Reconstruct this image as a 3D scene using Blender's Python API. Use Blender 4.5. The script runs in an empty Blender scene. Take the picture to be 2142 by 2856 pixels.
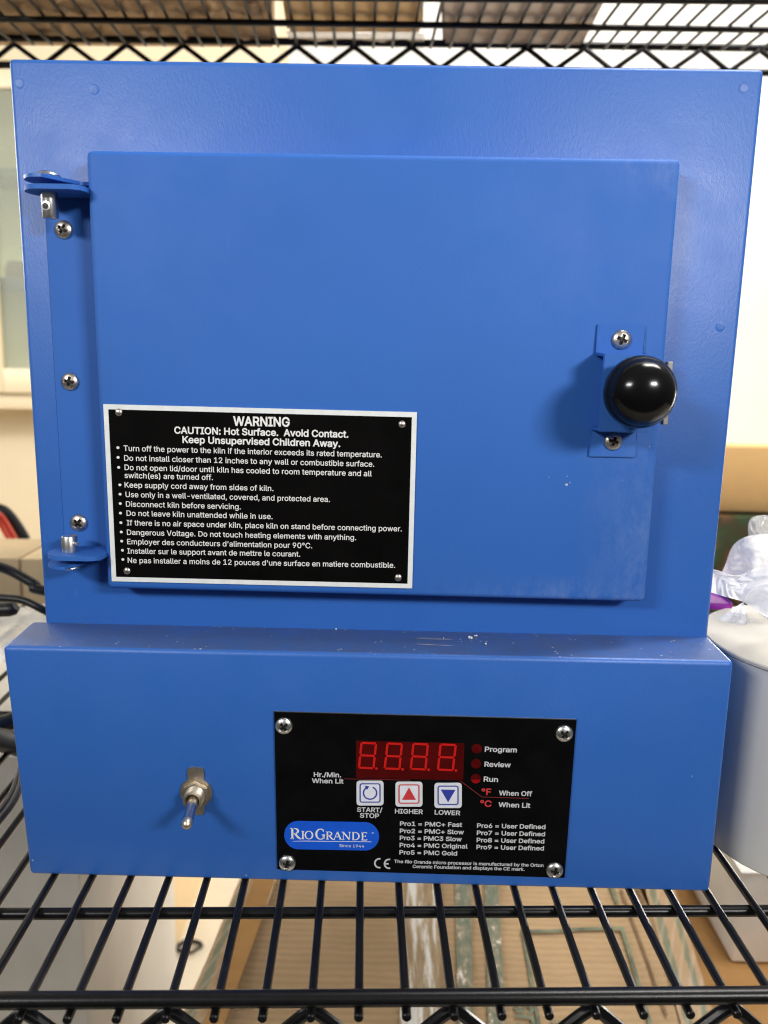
import bpy, bmesh, math, random
from math import sin, cos, pi, radians, sqrt, atan2
import numpy as np
from mathutils import Vector, Matrix, noise
from mathutils.geometry import delaunay_2d_cdt

random.seed(7)
scene = bpy.context.scene
COL = scene.collection

# ------------------------------------------------------------------ camera
F, CX, CY, CZ = 1.06224, 0.01043, -0.4918, 0.32448
YAW, PITCH, ROLL = 0.01223, -0.1956, -0.01829
M3 = (Matrix.Rotation(YAW, 3, 'Z') @ Matrix.Rotation(PITCH, 3, 'X') @ Matrix.Rotation(ROLL, 3, 'Y'))
CAMP = Vector((CX, CY, CZ))
right, fwd, up = M3.col[0], M3.col[1], M3.col[2]
cam = bpy.data.cameras.new('camera'); camo = bpy.data.objects.new('camera', cam); COL.objects.link(camo)
rot = Matrix((right, up, -fwd)).transposed()
camo.matrix_world = Matrix.Translation(CAMP) @ rot.to_4x4()
cam.sensor_fit = 'HORIZONTAL'; cam.sensor_width = 36.0; cam.lens = 36.0 * F
cam.clip_start = 0.02; cam.clip_end = 60.0
cam.dof.use_dof = True; cam.dof.focus_distance = 0.50; cam.dof.aperture_fstop = 9.5
scene.camera = camo

# ------------------------------------------------------------------ world, exposure
world = bpy.data.worlds.new('World'); scene.world = world; world.use_nodes = True
wn = world.node_tree; wn.nodes.clear()
wo = wn.nodes.new('ShaderNodeOutputWorld'); wb = wn.nodes.new('ShaderNodeBackground')
tc = wn.nodes.new('ShaderNodeTexCoord'); sx = wn.nodes.new('ShaderNodeSeparateXYZ')
rp = wn.nodes.new('ShaderNodeValToRGB'); mp = wn.nodes.new('ShaderNodeMapRange')
mp.inputs['From Min'].default_value = -1.0; mp.inputs['From Max'].default_value = 1.0
rp.color_ramp.elements[0].position = 0.30; rp.color_ramp.elements[0].color = (0.12, 0.11, 0.10, 1)
rp.color_ramp.elements[1].position = 0.80; rp.color_ramp.elements[1].color = (1.0, 0.98, 0.95, 1)
wn.links.new(tc.outputs['Generated'], sx.inputs[0]); wn.links.new(sx.outputs['Z'], mp.inputs['Value'])
wn.links.new(mp.outputs[0], rp.inputs[0]); wn.links.new(rp.outputs[0], wb.inputs['Color'])
wb.inputs['Strength'].default_value = 0.21
wn.links.new(wb.outputs[0], wo.inputs[0])
vs = scene.view_settings
vs.view_transform = 'Standard'; vs.look = 'None'; vs.gamma = 1.0; vs.use_curve_mapping = False; vs.exposure = 0.0
scene.cycles.max_bounces = 8
scene.cycles.pixel_filter_type = 'BLACKMAN_HARRIS'; scene.cycles.filter_width = 1.15
scene.cycles.transparent_max_bounces = 16
scene.cycles.caustics_reflective = False; scene.cycles.caustics_refractive = False
scene.cycles.sample_clamp_indirect = 4.0

# ------------------------------------------------------------------ lamps (fluorescent ceiling fixtures of the room, then added side fills)
def area(name, loc, target, sx_, sy_, power, col=(1, 1, 1), spread=180):
    l = bpy.data.lights.new(name, 'AREA'); l.shape = 'RECTANGLE'; l.size = sx_; l.size_y = sy_
    l.energy = power; l.color = col; l.spread = radians(spread)
    o = bpy.data.objects.new(name, l); COL.objects.link(o); o.location = loc
    d = (Vector(target) - Vector(loc)).normalized()
    o.rotation_euler = d.to_track_quat('-Z', 'Y').to_euler()
    return o
area('tube_or_fill_lamp', (-0.88, -1.20, 0.90), (-.03, 0, .41), .46, .15, 3.75, (1.0, .97, .94), 92)
area('tube_or_fill_lamp', (0.80, -1.18, 0.80), (.05, 0, .39), .36, .15, 4.1, (1.0, .97, .94), 92)
area('tube_or_fill_lamp', (0.95, .25, 2.0), (.1, 2.2, .3), 1.2, .5, 80, (1.0, .97, .93))
area('tube_or_fill_lamp', (1.50, 1.78, -.05), (.30, .30, -.25), .45, .6, 40, (1.0, .96, .91))  # unseen fill added at the right to brighten things under the shelf
area('tube_or_fill_lamp', (-1.70, 1.00, .80), (-.35, .55, -.1), 1.2, .6, 24, (1.0, .95, .88))  # unseen fill added at the left for the things low on that side

# ------------------------------------------------------------------ helpers
K = 2142 / 1659.0
def ray(u, v):
    return M3 @ Vector(((u * K - 1071) / (F * 2142), 1, -(v * K - 1428) / (F * 2142)))
def at(u, v, y):
    d = ray(u, v); return CAMP + d * ((y - CAMP.y) / d.y)
def atz(u, v, z):
    d = ray(u, v); return CAMP + d * ((z - CAMP.z) / d.z)

def tag(o, label=None, cat=None, group=None, kind=None):
    if label: o['label'] = label
    if cat: o['category'] = cat
    if group: o['group'] = group
    if kind: o['kind'] = kind
    return o
def empty(name, loc, label, cat, group=None):
    o = bpy.data.objects.new(name, None); COL.objects.link(o); o.location = loc; o.empty_display_size = .02
    return tag(o, label, cat, group)
def root_of(o):
    while o.parent: o = o.parent
    return o
def link(name, me, mat, parent=None, smooth=True, angle=35):
    o = bpy.data.objects.new(name, me); COL.objects.link(o)
    mats = mat if isinstance(mat, (list, tuple)) else [mat]
    for m in mats: me.materials.append(m)
    if smooth:
        for p in me.polygons: p.use_smooth = True
        try: me.set_sharp_from_angle(angle=radians(angle))
        except Exception: pass
    if parent is not None:
        o.parent = parent
        w = Vector((0, 0, 0)); q = parent
        while q: w += q.location; q = q.parent
        o.location = -w                         # geometry is written in room coordinates
    return o
def fin(name, bm, mat, parent=None, smooth=True, angle=35, normals=True):
    if normals: bmesh.ops.recalc_face_normals(bm, faces=bm.faces[:])
    me = bpy.data.meshes.new(name); bm.to_mesh(me); bm.free()
    return link(name, me, mat, parent, smooth, angle)

def box(bm, x0, x1, y0, y1, z0, z1, bev=0, seg=2, mi=0):
    vs_ = [bm.verts.new(c) for c in ((x0,y0,z0),(x1,y0,z0),(x1,y1,z0),(x0,y1,z0),(x0,y0,z1),(x1,y0,z1),(x1,y1,z1),(x0,y1,z1))]
    fs = [bm.faces.new([vs_[i] for i in f]) for f in ((0,3,2,1),(4,5,6,7),(0,1,5,4),(1,2,6,5),(2,3,7,6),(3,0,4,7))]
    for f in fs: f.material_index = mi
    if bev:
        es = list({e for f in fs for e in f.edges})
        bmesh.ops.bevel(bm, geom=es, offset=bev, segments=seg, profile=.5, affect='EDGES')
    return vs_
def hexa(bm, pts, bev=0, seg=2):
    vs_ = [bm.verts.new(c) for c in pts]
    fs = [bm.faces.new([vs_[i] for i in f]) for f in ((0,3,2,1),(4,5,6,7),(0,1,5,4),(1,2,6,5),(2,3,7,6),(3,0,4,7))]
    if bev:
        bmesh.ops.bevel(bm, geom=list({e for f in fs for e in f.edges}), offset=bev, segments=seg, profile=.5, affect='EDGES')
def tube(bm, pts, r, n=10, cap=True):
    pts = [Vector(p) for p in pts]
    rings = []; prev = None
    for i, p in enumerate(pts):
        a = pts[max(i-1, 0)]; b = pts[min(i+1, len(pts)-1)]
        t = (b - a).normalized()
        if prev is None:
            h = Vector((0, 0, 1)) if abs(t.z) < .9 else Vector((1, 0, 0))
            u_ = t.cross(h).normalized()
        else:
            u_ = (prev - t * prev.dot(t)).normalized()
        prev = u_; w = t.cross(u_)
        rr = r[i] if isinstance(r, (list, tuple)) else r
        rings.append([bm.verts.new(p + (u_ * cos(2*pi*k/n) + w * sin(2*pi*k/n)) * rr) for k in range(n)])
    for A, B in zip(rings, rings[1:]):
        for k in range(n): bm.faces.new((A[k], A[(k+1) % n], B[(k+1) % n], B[k]))
    if cap:
        bm.faces.new(rings[0][::-1]); bm.faces.new(rings[-1])
def spline(pts, n=8):
    pts = [Vector(p) for p in pts]; out = []
    for i in range(len(pts)-1):
        p0 = pts[max(i-1,0)]; p1 = pts[i]; p2 = pts[i+1]; p3 = pts[min(i+2,len(pts)-1)]
        for k in range(n):
            t = k/n
            out.append(.5*((2*p1)+(p2-p0)*t+(2*p0-5*p1+4*p2-p3)*t*t+(3*p1-p0-3*p2+p3)*t**3))
    out.append(pts[-1]); return out
def lathe(bm, prof, o, axis=Vector((0, -1, 0)), n=32, mi=0):
    # prof: (distance along axis, radius)
    axis = Vector(axis).normalized(); h = Vector((0, 0, 1)) if abs(axis.z) < .9 else Vector((1, 0, 0))
    u_ = axis.cross(h).normalized(); w = axis.cross(u_); rings = []
    for t, r in prof:
        c = Vector(o) + axis * t
        if r < 1e-7: rings.append([bm.verts.new(c)])
        else: rings.append([bm.verts.new(c + (u_*cos(2*pi*k/n) + w*sin(2*pi*k/n))*r) for k in range(n)])
    for A, B in zip(rings, rings[1:]):
        for k in range(n):
            k2 = (k+1) % n
            if len(A) == 1 and len(B) == 1: continue
            if len(A) == 1: f = bm.faces.new((A[0], B[k2], B[k]))
            elif len(B) == 1: f = bm.faces.new((A[k], A[k2], B[0]))
            else: f = bm.faces.new((A[k], A[k2], B[k2], B[k]))
            f.material_index = mi
def prism(bm, pts, d, mi=0):
    # polygon of points swept along vector d
    d = Vector(d); A = [bm.verts.new(p) for p in pts]; B = [bm.verts.new(Vector(p) + d) for p in pts]
    n = len(pts)
    fs = [bm.faces.new(A), bm.faces.new(B[::-1])]
    for k in range(n): fs.append(bm.faces.new((A[k], B[k], B[(k+1) % n], A[(k+1) % n])))
    for f in fs: f.material_index = mi
    return fs

# ------------------------------------------------------------------ materials
class NT:
    def __init__(s, name):
        s.m = bpy.data.materials.new(name); s.m.use_nodes = True; s.t = s.m.node_tree
        s.b = s.t.nodes['Principled BSDF']; s._tc = None
    def n(s, ty, **kw):
        x = s.t.nodes.new(ty)
        for k, v in kw.items():
            if k in x.inputs: x.inputs[k].default_value = v
            else: setattr(x, k, v)
        return x
    def l(s, a, b): s.t.links.new(a, b)
    @property
    def obj(s):
        if s._tc is None: s._tc = s.n('ShaderNodeTexCoord')
        return s._tc.outputs['Object']
    def mapped(s, sc=(1, 1, 1), rot=(0, 0, 0)):
        m = s.n('ShaderNodeMapping'); m.inputs['Scale'].default_value = sc; m.inputs['Rotation'].default_value = rot
        s.l(s.obj, m.inputs[0]); return m.outputs[0]
    def noise(s, scale, detail=3, rough=.5, vec=None, dist=0):
        x = s.n('ShaderNodeTexNoise'); x.inputs['Scale'].default_value = scale; x.inputs['Detail'].default_value = detail
        x.inputs['Roughness'].default_value = rough; x.inputs['Distortion'].default_value = dist
        s.l(vec if vec is not None else s.obj, x.inputs['Vector']); return x.outputs['Fac']
    def ramp(s, fac, stops):
        r = s.n('ShaderNodeValToRGB'); e = r.color_ramp.elements
        while len(e) < len(stops): e.new(.5)
        for q, (p, c) in zip(e, stops):
            q.position = p; q.color = c if len(c) == 4 else (*c, 1)
        s.l(fac, r.inputs[0]); return r.outputs[0]
    def mul(s, a, b, op='MULTIPLY'):
        m = s.n('ShaderNodeMath', operation=op)
        for i, x in enumerate((a, b)):
            if isinstance(x, (int, float)): m.inputs[i].default_value = x
            else: s.l(x, m.inputs[i])
        return m.outputs[0]
    def mix(s, fac, a, b):
        m = s.n('ShaderNodeMix', data_type='RGBA')
        for i, x in ((0, fac), (6, a), (7, b)):
            if isinstance(x, (int, float)): m.inputs[i].default_value = x
            elif isinstance(x, tuple): m.inputs[i].default_value = (*x, 1) if len(x) == 3 else x
            else: s.l(x, m.inputs[i])
        return m.outputs[2]
    def bump(s, h, strength, dist=.001):
        b = s.n('ShaderNodeBump'); b.inputs['Strength'].default_value = strength; b.inputs['Distance'].default_value = dist
        s.l(h, b.inputs['Height']); s.l(b.outputs[0], s.b.inputs['Normal'])
    def set(s, base=None, rough=None, metal=None, spec=None, **kw):
        for k, v in (('Base Color', base), ('Roughness', rough), ('Metallic', metal), ('Specular IOR Level', spec)):
            if v is None: continue
            if hasattr(v, 'links'): s.l(v, s.b.inputs[k])
            else: s.b.inputs[k].default_value = (*v, 1) if isinstance(v, tuple) and len(v) == 3 else v
        for k, v in kw.items(): s.b.inputs[k.replace('_', ' ')].default_value = v
        return s.m

def simple(name, base, rough=.5, metal=0, spec=.5, nscale=0, namt=.12, bump=0, bscale=300, bd=.0004, **kw):
    a = NT(name)
    c = base
    if nscale:
        lo = tuple(x*(1-namt) for x in base); hi = tuple(min(1, x*(1+namt)) for x in base)
        c = a.ramp(a.noise(nscale, 4, .6), [(.3, lo), (.7, hi)])
    a.set(c, rough, metal, spec, **kw)
    if bump: a.bump(a.noise(bscale, 3), bump, bd)
    return a.m

BLUE = (0.026, 0.122, 0.445)
def blue_paint(name, wear=None, dusty_shaded=False):
    a = NT(name)
    big = a.noise(7, 4, .55)
    col = a.ramp(big, [(.25, tuple(x*.93 for x in BLUE)), (.75, tuple(x*1.07 for x in BLUE))])
    rlo = .56 if wear else .37
    rough = a.ramp(a.noise(30, 5, .6), [(.3, (rlo,)*3), (.7, (rlo+.1,)*3)])
    # faint rubbed marks
    pos = a.n('ShaderNodeSeparateXYZ'); a.l(a.obj, pos.inputs[0])
    sc = a.ramp(a.noise(60, 6, .75, a.mapped((1, 1, .35), (0, .5, 0))), [(.66, (0, 0, 0)), (.80, (1, 1, 1))])
    sc = a.mul(sc, .12)
    if wear:
        x1, z0 = wear
        ex = a.n('ShaderNodeMapRange'); a.l(pos.outputs['X'], ex.inputs[0]); ex.inputs[1].default_value = x1-.045; ex.inputs[2].default_value = x1-.006
        ez = a.n('ShaderNodeMapRange'); a.l(pos.outputs['Z'], ez.inputs[0]); ez.inputs[1].default_value = z0+.018; ez.inputs[2].default_value = z0+.003
        zl = a.n('ShaderNodeMapRange'); a.l(pos.outputs['Z'], zl.inputs[0]); zl.inputs[1].default_value = .32; zl.inputs[2].default_value = .22
        xl = a.n('ShaderNodeMapRange'); a.l(pos.outputs['X'], xl.inputs[0]); xl.inputs[1].default_value = .02; xl.inputs[2].default_value = .12
        e = a.mul(a.mul(ex.outputs[0], a.mul(zl.outputs[0], .75, 'MULTIPLY')), a.mul(ez.outputs[0], xl.outputs[0]), 'MAXIMUM')
        zt = a.n('ShaderNodeMapRange'); a.l(pos.outputs['Z'], zt.inputs[0]); zt.inputs[1].default_value = .405; zt.inputs[2].default_value = .425
        e = a.mul(e, a.mul(a.mul(ex.outputs[0], zt.outputs[0]), 1.0), 'MAXIMUM')
        nz = a.ramp(a.noise(120, 8, .78, a.mapped((1, 1, .5))), [(.38, (0, 0, 0)), (.72, (1, 1, 1))])
        sc = a.mul(sc, a.mul(a.mul(e, nz), .26), 'MAXIMUM')
    col = a.mix(sc, col, (.36, .44, .60))
    if dusty_shaded:
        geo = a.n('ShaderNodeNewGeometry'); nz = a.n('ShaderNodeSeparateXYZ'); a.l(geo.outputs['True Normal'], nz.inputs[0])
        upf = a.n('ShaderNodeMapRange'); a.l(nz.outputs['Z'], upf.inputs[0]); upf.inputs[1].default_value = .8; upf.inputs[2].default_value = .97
        v = a.n('ShaderNodeTexVoronoi'); v.inputs['Scale'].default_value = 270; a.l(a.obj, v.inputs['Vector'])
        sp = a.ramp(v.outputs['Distance'], [(.13, (1, 1, 1)), (.22, (0, 0, 0))])
        gate = a.ramp(a.noise(95, 2), [(.57, (0, 0, 0)), (.64, (1, 1, 1))])
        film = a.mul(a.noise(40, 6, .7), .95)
        col = a.mix(a.mul(film, upf.outputs[0]), col, (.085, .095, .125))  # dust film, darkened further to put the top's shade into the colour
        col = a.mix(a.mul(a.mul(a.mul(sp, gate), .9), upf.outputs[0]), col, (.52, .52, .52))
        # two scratches through to the primer
        v2 = a.noise(1, 4, .6, a.mapped((55, 55, 55)))
        lx = a.n('ShaderNodeMapRange'); a.l(pos.outputs['X'], lx.inputs[0]); lx.interpolation_type = 'SMOOTHSTEP'
        lx.inputs[1].default_value = .024; lx.inputs[2].default_value = .029
        lx2 = a.n('ShaderNodeMapRange'); a.l(pos.outputs['X'], lx2.inputs[0]); lx2.inputs[1].default_value = .049; lx2.inputs[2].default_value = .045
        ly = a.n('ShaderNodeMath', operation='PINGPONG'); a.l(a.mul(pos.outputs['Y'], a.mul(pos.outputs['X'], .06), 'ADD'), ly.inputs[0]); ly.inputs[1].default_value = .005
        lm = a.ramp(a.mul(a.mul(ly.outputs[0], 200), a.mul(v2, .5), 'ADD'), [(.34, (1, 1, 1)), (.46, (0, 0, 0))])
        lyr = a.n('ShaderNodeMapRange'); a.l(pos.outputs['Y'], lyr.inputs[0]); lyr.inputs[1].default_value = -.027; lyr.inputs[2].default_value = -.024
        lyr2 = a.n('ShaderNodeMapRange'); a.l(pos.outputs['Y'], lyr2.inputs[0]); lyr2.inputs[1].default_value = -.010; lyr2.inputs[2].default_value = -.013
        scr = a.mul(a.mul(a.mul(lx.outputs[0], lx2.outputs[0]), a.mul(lyr.outputs[0], lyr2.outputs[0])), a.mul(lm, upf.outputs[0]))
        col = a.mix(a.mul(scr, .7), col, (.40, .36, .34))
    a.set(col, rough, 0, .30 if wear else .46)
    fine = a.noise(1700, 2, .6, a.mapped((1, 1, .42), (0, radians(38), 0)))
    mid = a.noise(620, 3, .65, a.mapped((1, 1, .5), (0, radians(30), 0)))
    a.bump(a.mul(a.mul(fine, .6), mid, 'ADD'), .14 if wear else .27, .0005)
    return a.m

M_BODY = blue_paint('blue_enamel')
M_DOOR = blue_paint('blue_enamel_door', wear=(.1625, .179))
M_BOX = blue_paint('blue_enamel_housing', dusty_shaded=True)
M_BLACK_GLOSS = simple('gloss_black_plastic', (.003, .003, .0033), .17, 0, .32, bump=.05, bscale=90, bd=.0005)
M_PLATE = simple('black_printed_aluminium', (.003, .0028, .0028), .16, 0, .22, nscale=40, namt=.3, bump=.08, bscale=60)
M_PANEL = simple('black_membrane', (.003, .003, .0033), .26, 0, .2, nscale=60, namt=.3, bump=.05, bscale=500, bd=.0002)
M_WHITEPRINT = simple('white_print', (.78, .78, .77), .45, nscale=500, namt=.06)
M_GREYPRINT = simple('pale_grey_print', (.55, .56, .58), .5, nscale=400, namt=.1)
M_BORDER = simple('white_border', (.72, .75, .75), .4, nscale=150, namt=.07, bump=.1, bscale=120)
M_REDPRINT = simple('red_print', (.55, .035, .04), .5)
M_REDLINE = simple('dark_red_print', (.24, .02, .025), .5)
M_KEY = simple('white_key', (.66, .69, .74), .4, nscale=200, namt=.05)
M_KEYBLUE = simple('blue_print', (.03, .045, .33), .45)
M_KEYPALE = simple('key_face', (.70, .73, .82), .4, nscale=200, namt=.05)
M_LOGO = simple('bright_blue_print', (.008, .095, .62), .35, nscale=90, namt=.08)
M_REDGLASS = simple('red_filter', (.072, .003, .003), .2, 0, .35, nscale=25, namt=.35)
M_SEG = simple('display_segment', (.50, .010, .008), .4, 0, .2, nscale=300, namt=.1, Emission_Color=(1, .03, .02, 1), Emission_Strength=.03)
M_LED = simple('led_off', (.075, .003, .003), .3, 0, .1, nscale=200, namt=.3)
M_LEDLIT = simple('led_sheen', (.26, .006, .006), .3, 0, .1)
M_STEEL = simple('dull_steel', (.60, .55, .49), .36, 1.0, nscale=500, namt=.18, bump=.12, bscale=900, bd=.0002)
M_ZINC = simple('bright_zinc', (.74, .74, .72), .3, 1.0, nscale=400, namt=.1, bump=.08, bscale=700, bd=.0002)
M_NICKEL = simple('warm_nickel', (.74, .66, .54), .38, 1.0, nscale=300, namt=.12, bump=.06, bscale=800, bd=.0002)
M_DARK = simple('recess_dark', (.03, .028, .025), .5, .6)
M_LEVERFILM = simple('brushed_lever', (.50, .49, .52), .24, 1.0, nscale=400, namt=.1)
M_BLACKWIRE = simple('black_epoxy', (.0045, .0045, .005), .30, 0, .3, nscale=120, namt=.3, bump=.15, bscale=500, bd=.0003)
M_RUBBER = simple('black_rubber', (.012, .012, .014), .42, nscale=80, namt=.3, bump=.1, bscale=600)
def cardboard(name, base, flute=True, stain=.14):
    a = NT(name)
    n1 = a.noise(9, 6, .62); n2 = a.noise(70, 4, .6, a.mapped((.25, 1, 1)))
    c = a.ramp(a.mul(a.mul(n1, .65), a.mul(n2, .35), 'ADD'), [(.3, tuple(x*(1-stain) for x in base)), (.7, tuple(min(1, x*(1+stain)) for x in base))])
    if flute:
        a.set(None, .78, 0, .25)
        w = a.n('ShaderNodeTexWave'); w.bands_direction = 'Y'; w.inputs['Scale'].default_value = 34; w.inputs['Distortion'].default_value = 1.3
        w.inputs['Detail'].default_value = 2; w.inputs['Detail Scale'].default_value = 2; a.l(a.obj, w.inputs[0])
        sh = a.ramp(a.mul(w.outputs['Fac'], a.mul(n1, .8), 'MULTIPLY'), [(.0, (.90, .88, .84)), (.30, (1, 1, 1))])  # shading between the flutes, multiplied into the colour
        mm = a.n('ShaderNodeMix', data_type='RGBA', blend_type='MULTIPLY'); mm.inputs[0].default_value = 1; a.l(c, mm.inputs[6]); a.l(sh, mm.inputs[7]); a.l(mm.outputs[2], a.b.inputs['Base Color'])
        a.bump(a.mul(a.mul(w.outputs['Fac'], n1, 'MULTIPLY'), a.ramp(a.noise(5, 2), [(.4, (.1, .1, .1)), (.6, (1, 1, 1))])), .5, .0025)
    else:
        a.set(c, .78, 0, .25); a.bump(n1, .3, .004)
    return a.m
M_CARD = cardboard('kraft_cardboard', (.45, .31, .175))
M_CARDO = cardboard('orange_kraft_cardboard', (.40, .215, .075), False)
M_CARDT = cardboard('tan_cardboard', (.74, .46, .19), False, .06)
M_CARDD = cardboard('brown_cardboard', (.40, .27, .15), False, .4)
M_CARDG = cardboard('grey_brown_cardboard', (.42, .34, .27), False, .2)
M_CARDL = cardboard('light_tan_cardboard', (.70, .54, .32), False, .08)
M_GREENINK = simple('faded_green_ink', (.155, .18, .115), .7, nscale=60, namt=.5)
def tape_mat():
    a = NT('clear_packing_tape')
    n = a.noise(200, 5, .65, a.mapped((1, .07, 1))); n2 = a.noise(105, 6, .7, a.mapped((1, .06, 1), (0, 0, .03)))
    a.set(a.ramp(n2, [(.40, (.34, .22, .11)), (.50, (.52, .39, .24)), (.56, (.96, .93, .87))]), .14, 0, .7)  # pale streaks put the shine of the crinkled tape into the colour
    a.bump(n, 1.0, .006); return a.m
M_TAPE = tape_mat()
def film_mat(name, tint=(.86, .86, .87), alpha=.42):
    a = NT(name); a.set(tint, .22, 0, .6)
    out = a.t.nodes['Material Output']
    tr = a.n('ShaderNodeBsdfTransparent'); tl = a.n('ShaderNodeBsdfTranslucent'); tl.inputs[0].default_value = (*tint, 1)
    m1 = a.n('ShaderNodeMixShader'); m1.inputs[0].default_value = .35; a.l(a.b.outputs[0], m1.inputs[1]); a.l(tl.outputs[0], m1.inputs[2])
    m2 = a.n('ShaderNodeMixShader'); m2.inputs[0].default_value = alpha
    a.l(m1.outputs[0], m2.inputs[1]); a.l(tr.outputs[0], m2.inputs[2]); a.l(m2.outputs[0], out.inputs[0])
    a.bump(a.noise(90, 5, .7), .5, .004)
    return a.m
M_FILM = film_mat('white_film', (.96, .96, .96), .20)
M_CLEARFILM = film_mat('clear_film', (.9, .9, .88), .5)
M_PURPLE = simple('purple_plastic', (.27, .012, .33), .22, 0, .5, nscale=60, namt=.15)
M_PAIL = simple('white_pail_plastic', (.60, .595, .56), .38, 0, .4, nscale=14, namt=.03, bump=.05, bscale=40)
M_LID = simple('cream_lid', (.54, .51, .44), .45, nscale=20, namt=.04, bump=.08, bscale=70)
M_WHITEBOX = simple('white_card', (.86, .84, .78), .6, nscale=15, namt=.05, bump=.1, bscale=50)
def streaky(name, base):
    a = NT(name); n = a.noise(9, 6, .65, a.mapped((1, 1, .18))); n2 = a.noise(4, 3)
    c = a.ramp(a.mul(a.mul(n, .6), a.mul(n2, .4), 'ADD'), [(.34, tuple(x*.80 for x in base)), (.62, base)])
    a.set(c, .45, 0, .4); return a.m
M_CABINET = streaky('scuffed_offwhite_metal', (.62, .60, .55))
M_CREAM = simple('cream_paint', (.80, .68, .47), .45, nscale=4, namt=.05, bump=.08, bscale=40)
M_TANWALL = simple('beige_panel', (.80, .69, .49), .6, nscale=3, namt=.06)
M_WALL = simple('white_wall_paint', (.86, .85, .82), .7, nscale=2, namt=.03, bump=.1, bscale=120)
M_CEIL = simple('white_ceiling', (.86, .86, .85), .8, nscale=3, namt=.03)
M_FLOOR = simple('pale_vinyl', (.72, .66, .54), .4, nscale=6, namt=.1)
M_RED = simple('red_plastic', (.62, .045, .012), .35, nscale=30, namt=.1)
def printed():
    a = NT('green_brown_print'); a.set(a.ramp(a.noise(16, 3, .5), [(.38, (.13, .055, .018)), (.47, (.05, .04, .015)), (.55, (.03, .065, .025)), (.66, (.12, .07, .025))]), .4); return a.m
M_PRINTED = printed()
def glassy():
    a = NT('grey_green_glass'); a.set((.72, .75, .68), .08, 0, .6)
    tr = a.n('ShaderNodeBsdfTransparent'); tr.inputs[0].default_value = (.85, .90, .84, 1)
    m = a.n('ShaderNodeMixShader'); m.inputs[0].default_value = .78
    a.l(a.b.outputs[0], m.inputs[1]); a.l(tr.outputs[0], m.inputs[2]); a.l(m.outputs[0], a.t.nodes['Material Output'].inputs[0]); return a.m
M_GLASS = glassy()
def emit(name, c, s):
    a = NT(name); a.set((.9, .9, .9), .5); a.b.inputs['Emission Color'].default_value = (*c, 1); a.b.inputs['Emission Strength'].default_value = s; return a.m
M_DIFFUSER = emit('lit_diffuser', (1, .98, .94), 3.0)

# ------------------------------------------------------------------ lettering
FONT = None
try:    # a grotesque that ships with Blender; the built-in font otherwise
    FONT = bpy.data.fonts.load(bpy.utils.system_resource('DATAFILES', path='fonts') + '/Inter.woff2')
except Exception: FONT = None
def glyphs(body, bold=0.0, space=1.0):
    """outline text -> flat triangles, filled by the non-zero rule (overlapping contours merge)"""
    c = bpy.data.curves.new('lettering', 'FONT'); c.body = body
    if FONT: c.font = FONT
    c.size = 1.0; c.resolution_u = 3; c.space_character = space
    c.dimensions = '2D'; c.fill_mode = 'NONE'
    o = bpy.data.objects.new('lettering', c); COL.objects.link(o)
    dg = bpy.context.evaluated_depsgraph_get(); dg.update()
    me = bpy.data.meshes.new_from_object(o.evaluated_get(dg))
    V = [v.co.to_2d() for v in me.vertices]; Ed = [tuple(e.vertices) for e in me.edges]
    bpy.data.objects.remove(o); bpy.data.curves.remove(c); bpy.data.meshes.remove(me)
    nxt = {}
    for a_, b_ in Ed: nxt.setdefault(a_, []).append(b_); nxt.setdefault(b_, []).append(a_)
    seen = set(); dirE = []; loops = []
    for st in sorted(nxt):                       # walk each contour in vertex order
        if st in seen: continue
        loop = [st]; seen.add(st)
        while True:
            cand = [q for q in nxt[loop[-1]] if q not in seen]
            if not cand: break
            q = loop[-1] + 1 if loop[-1] + 1 in cand else cand[0]
            loop.append(q); seen.add(q)
        loops.append(loop); dirE += list(zip(loop, loop[1:] + loop[:1]))
    if bold > 0:                                 # heavier weight: push every contour outwards
        ar = lambda lp: sum(V[p].x*V[q].y - V[q].x*V[p].y for p, q in zip(lp, lp[1:] + lp[:1]))
        sg = 1 if ar(max(loops, key=lambda lp: abs(ar(lp)))) > 0 else -1
        NV = list(V)
        for lp in loops:
            for k, p in enumerate(lp):
                d1 = V[p] - V[lp[k-1]]; d2 = V[lp[(k+1) % len(lp)]] - V[p]
                if d1.length < 1e-6 or d2.length < 1e-6: continue
                d1.normalize(); d2.normalize(); t_ = d1 + d2
                if t_.length < .3: t_ = d1
                t_.normalize(); NV[p] = V[p] + Vector((t_.y, -t_.x))*sg*bold/max(.6, t_.dot(d1))
        V = NV
    ov, oe, of, _, _, _ = delaunay_2d_cdt(V, dirE, [], 0, 1e-6, True)
    A = np.array([V[a_] for a_, b_ in dirE]); B = np.array([V[b_] for a_, b_ in dirE])
    OV = np.array([tuple(p) for p in ov]); T_ = np.array([f for f in of if len(f) == 3])
    Cn = OV[T_].mean(1); keep = []
    for k in range(0, len(Cn), 400):
        P = Cn[k:k+400]; py = P[:, 1:2]; px = P[:, 0:1]
        up_ = (A[None, :, 1] <= py) & (B[None, :, 1] > py); dn_ = (A[None, :, 1] > py) & (B[None, :, 1] <= py)
        side = (B[None, :, 0]-A[None, :, 0])*(py-A[None, :, 1]) - (px-A[None, :, 0])*(B[None, :, 1]-A[None, :, 1])
        keep.append(((up_ & (side > 0)).sum(1) - (dn_ & (side < 0)).sum(1)) != 0)
    keep = np.concatenate(keep)
    return [Vector((p[0], p[1], 0)) for p in OV], [list(map(int, f)) for f, q in zip(T_, keep) if q]
_hv, _ = glyphs('H'); CAP = max(v.y for v in _hv)
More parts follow.
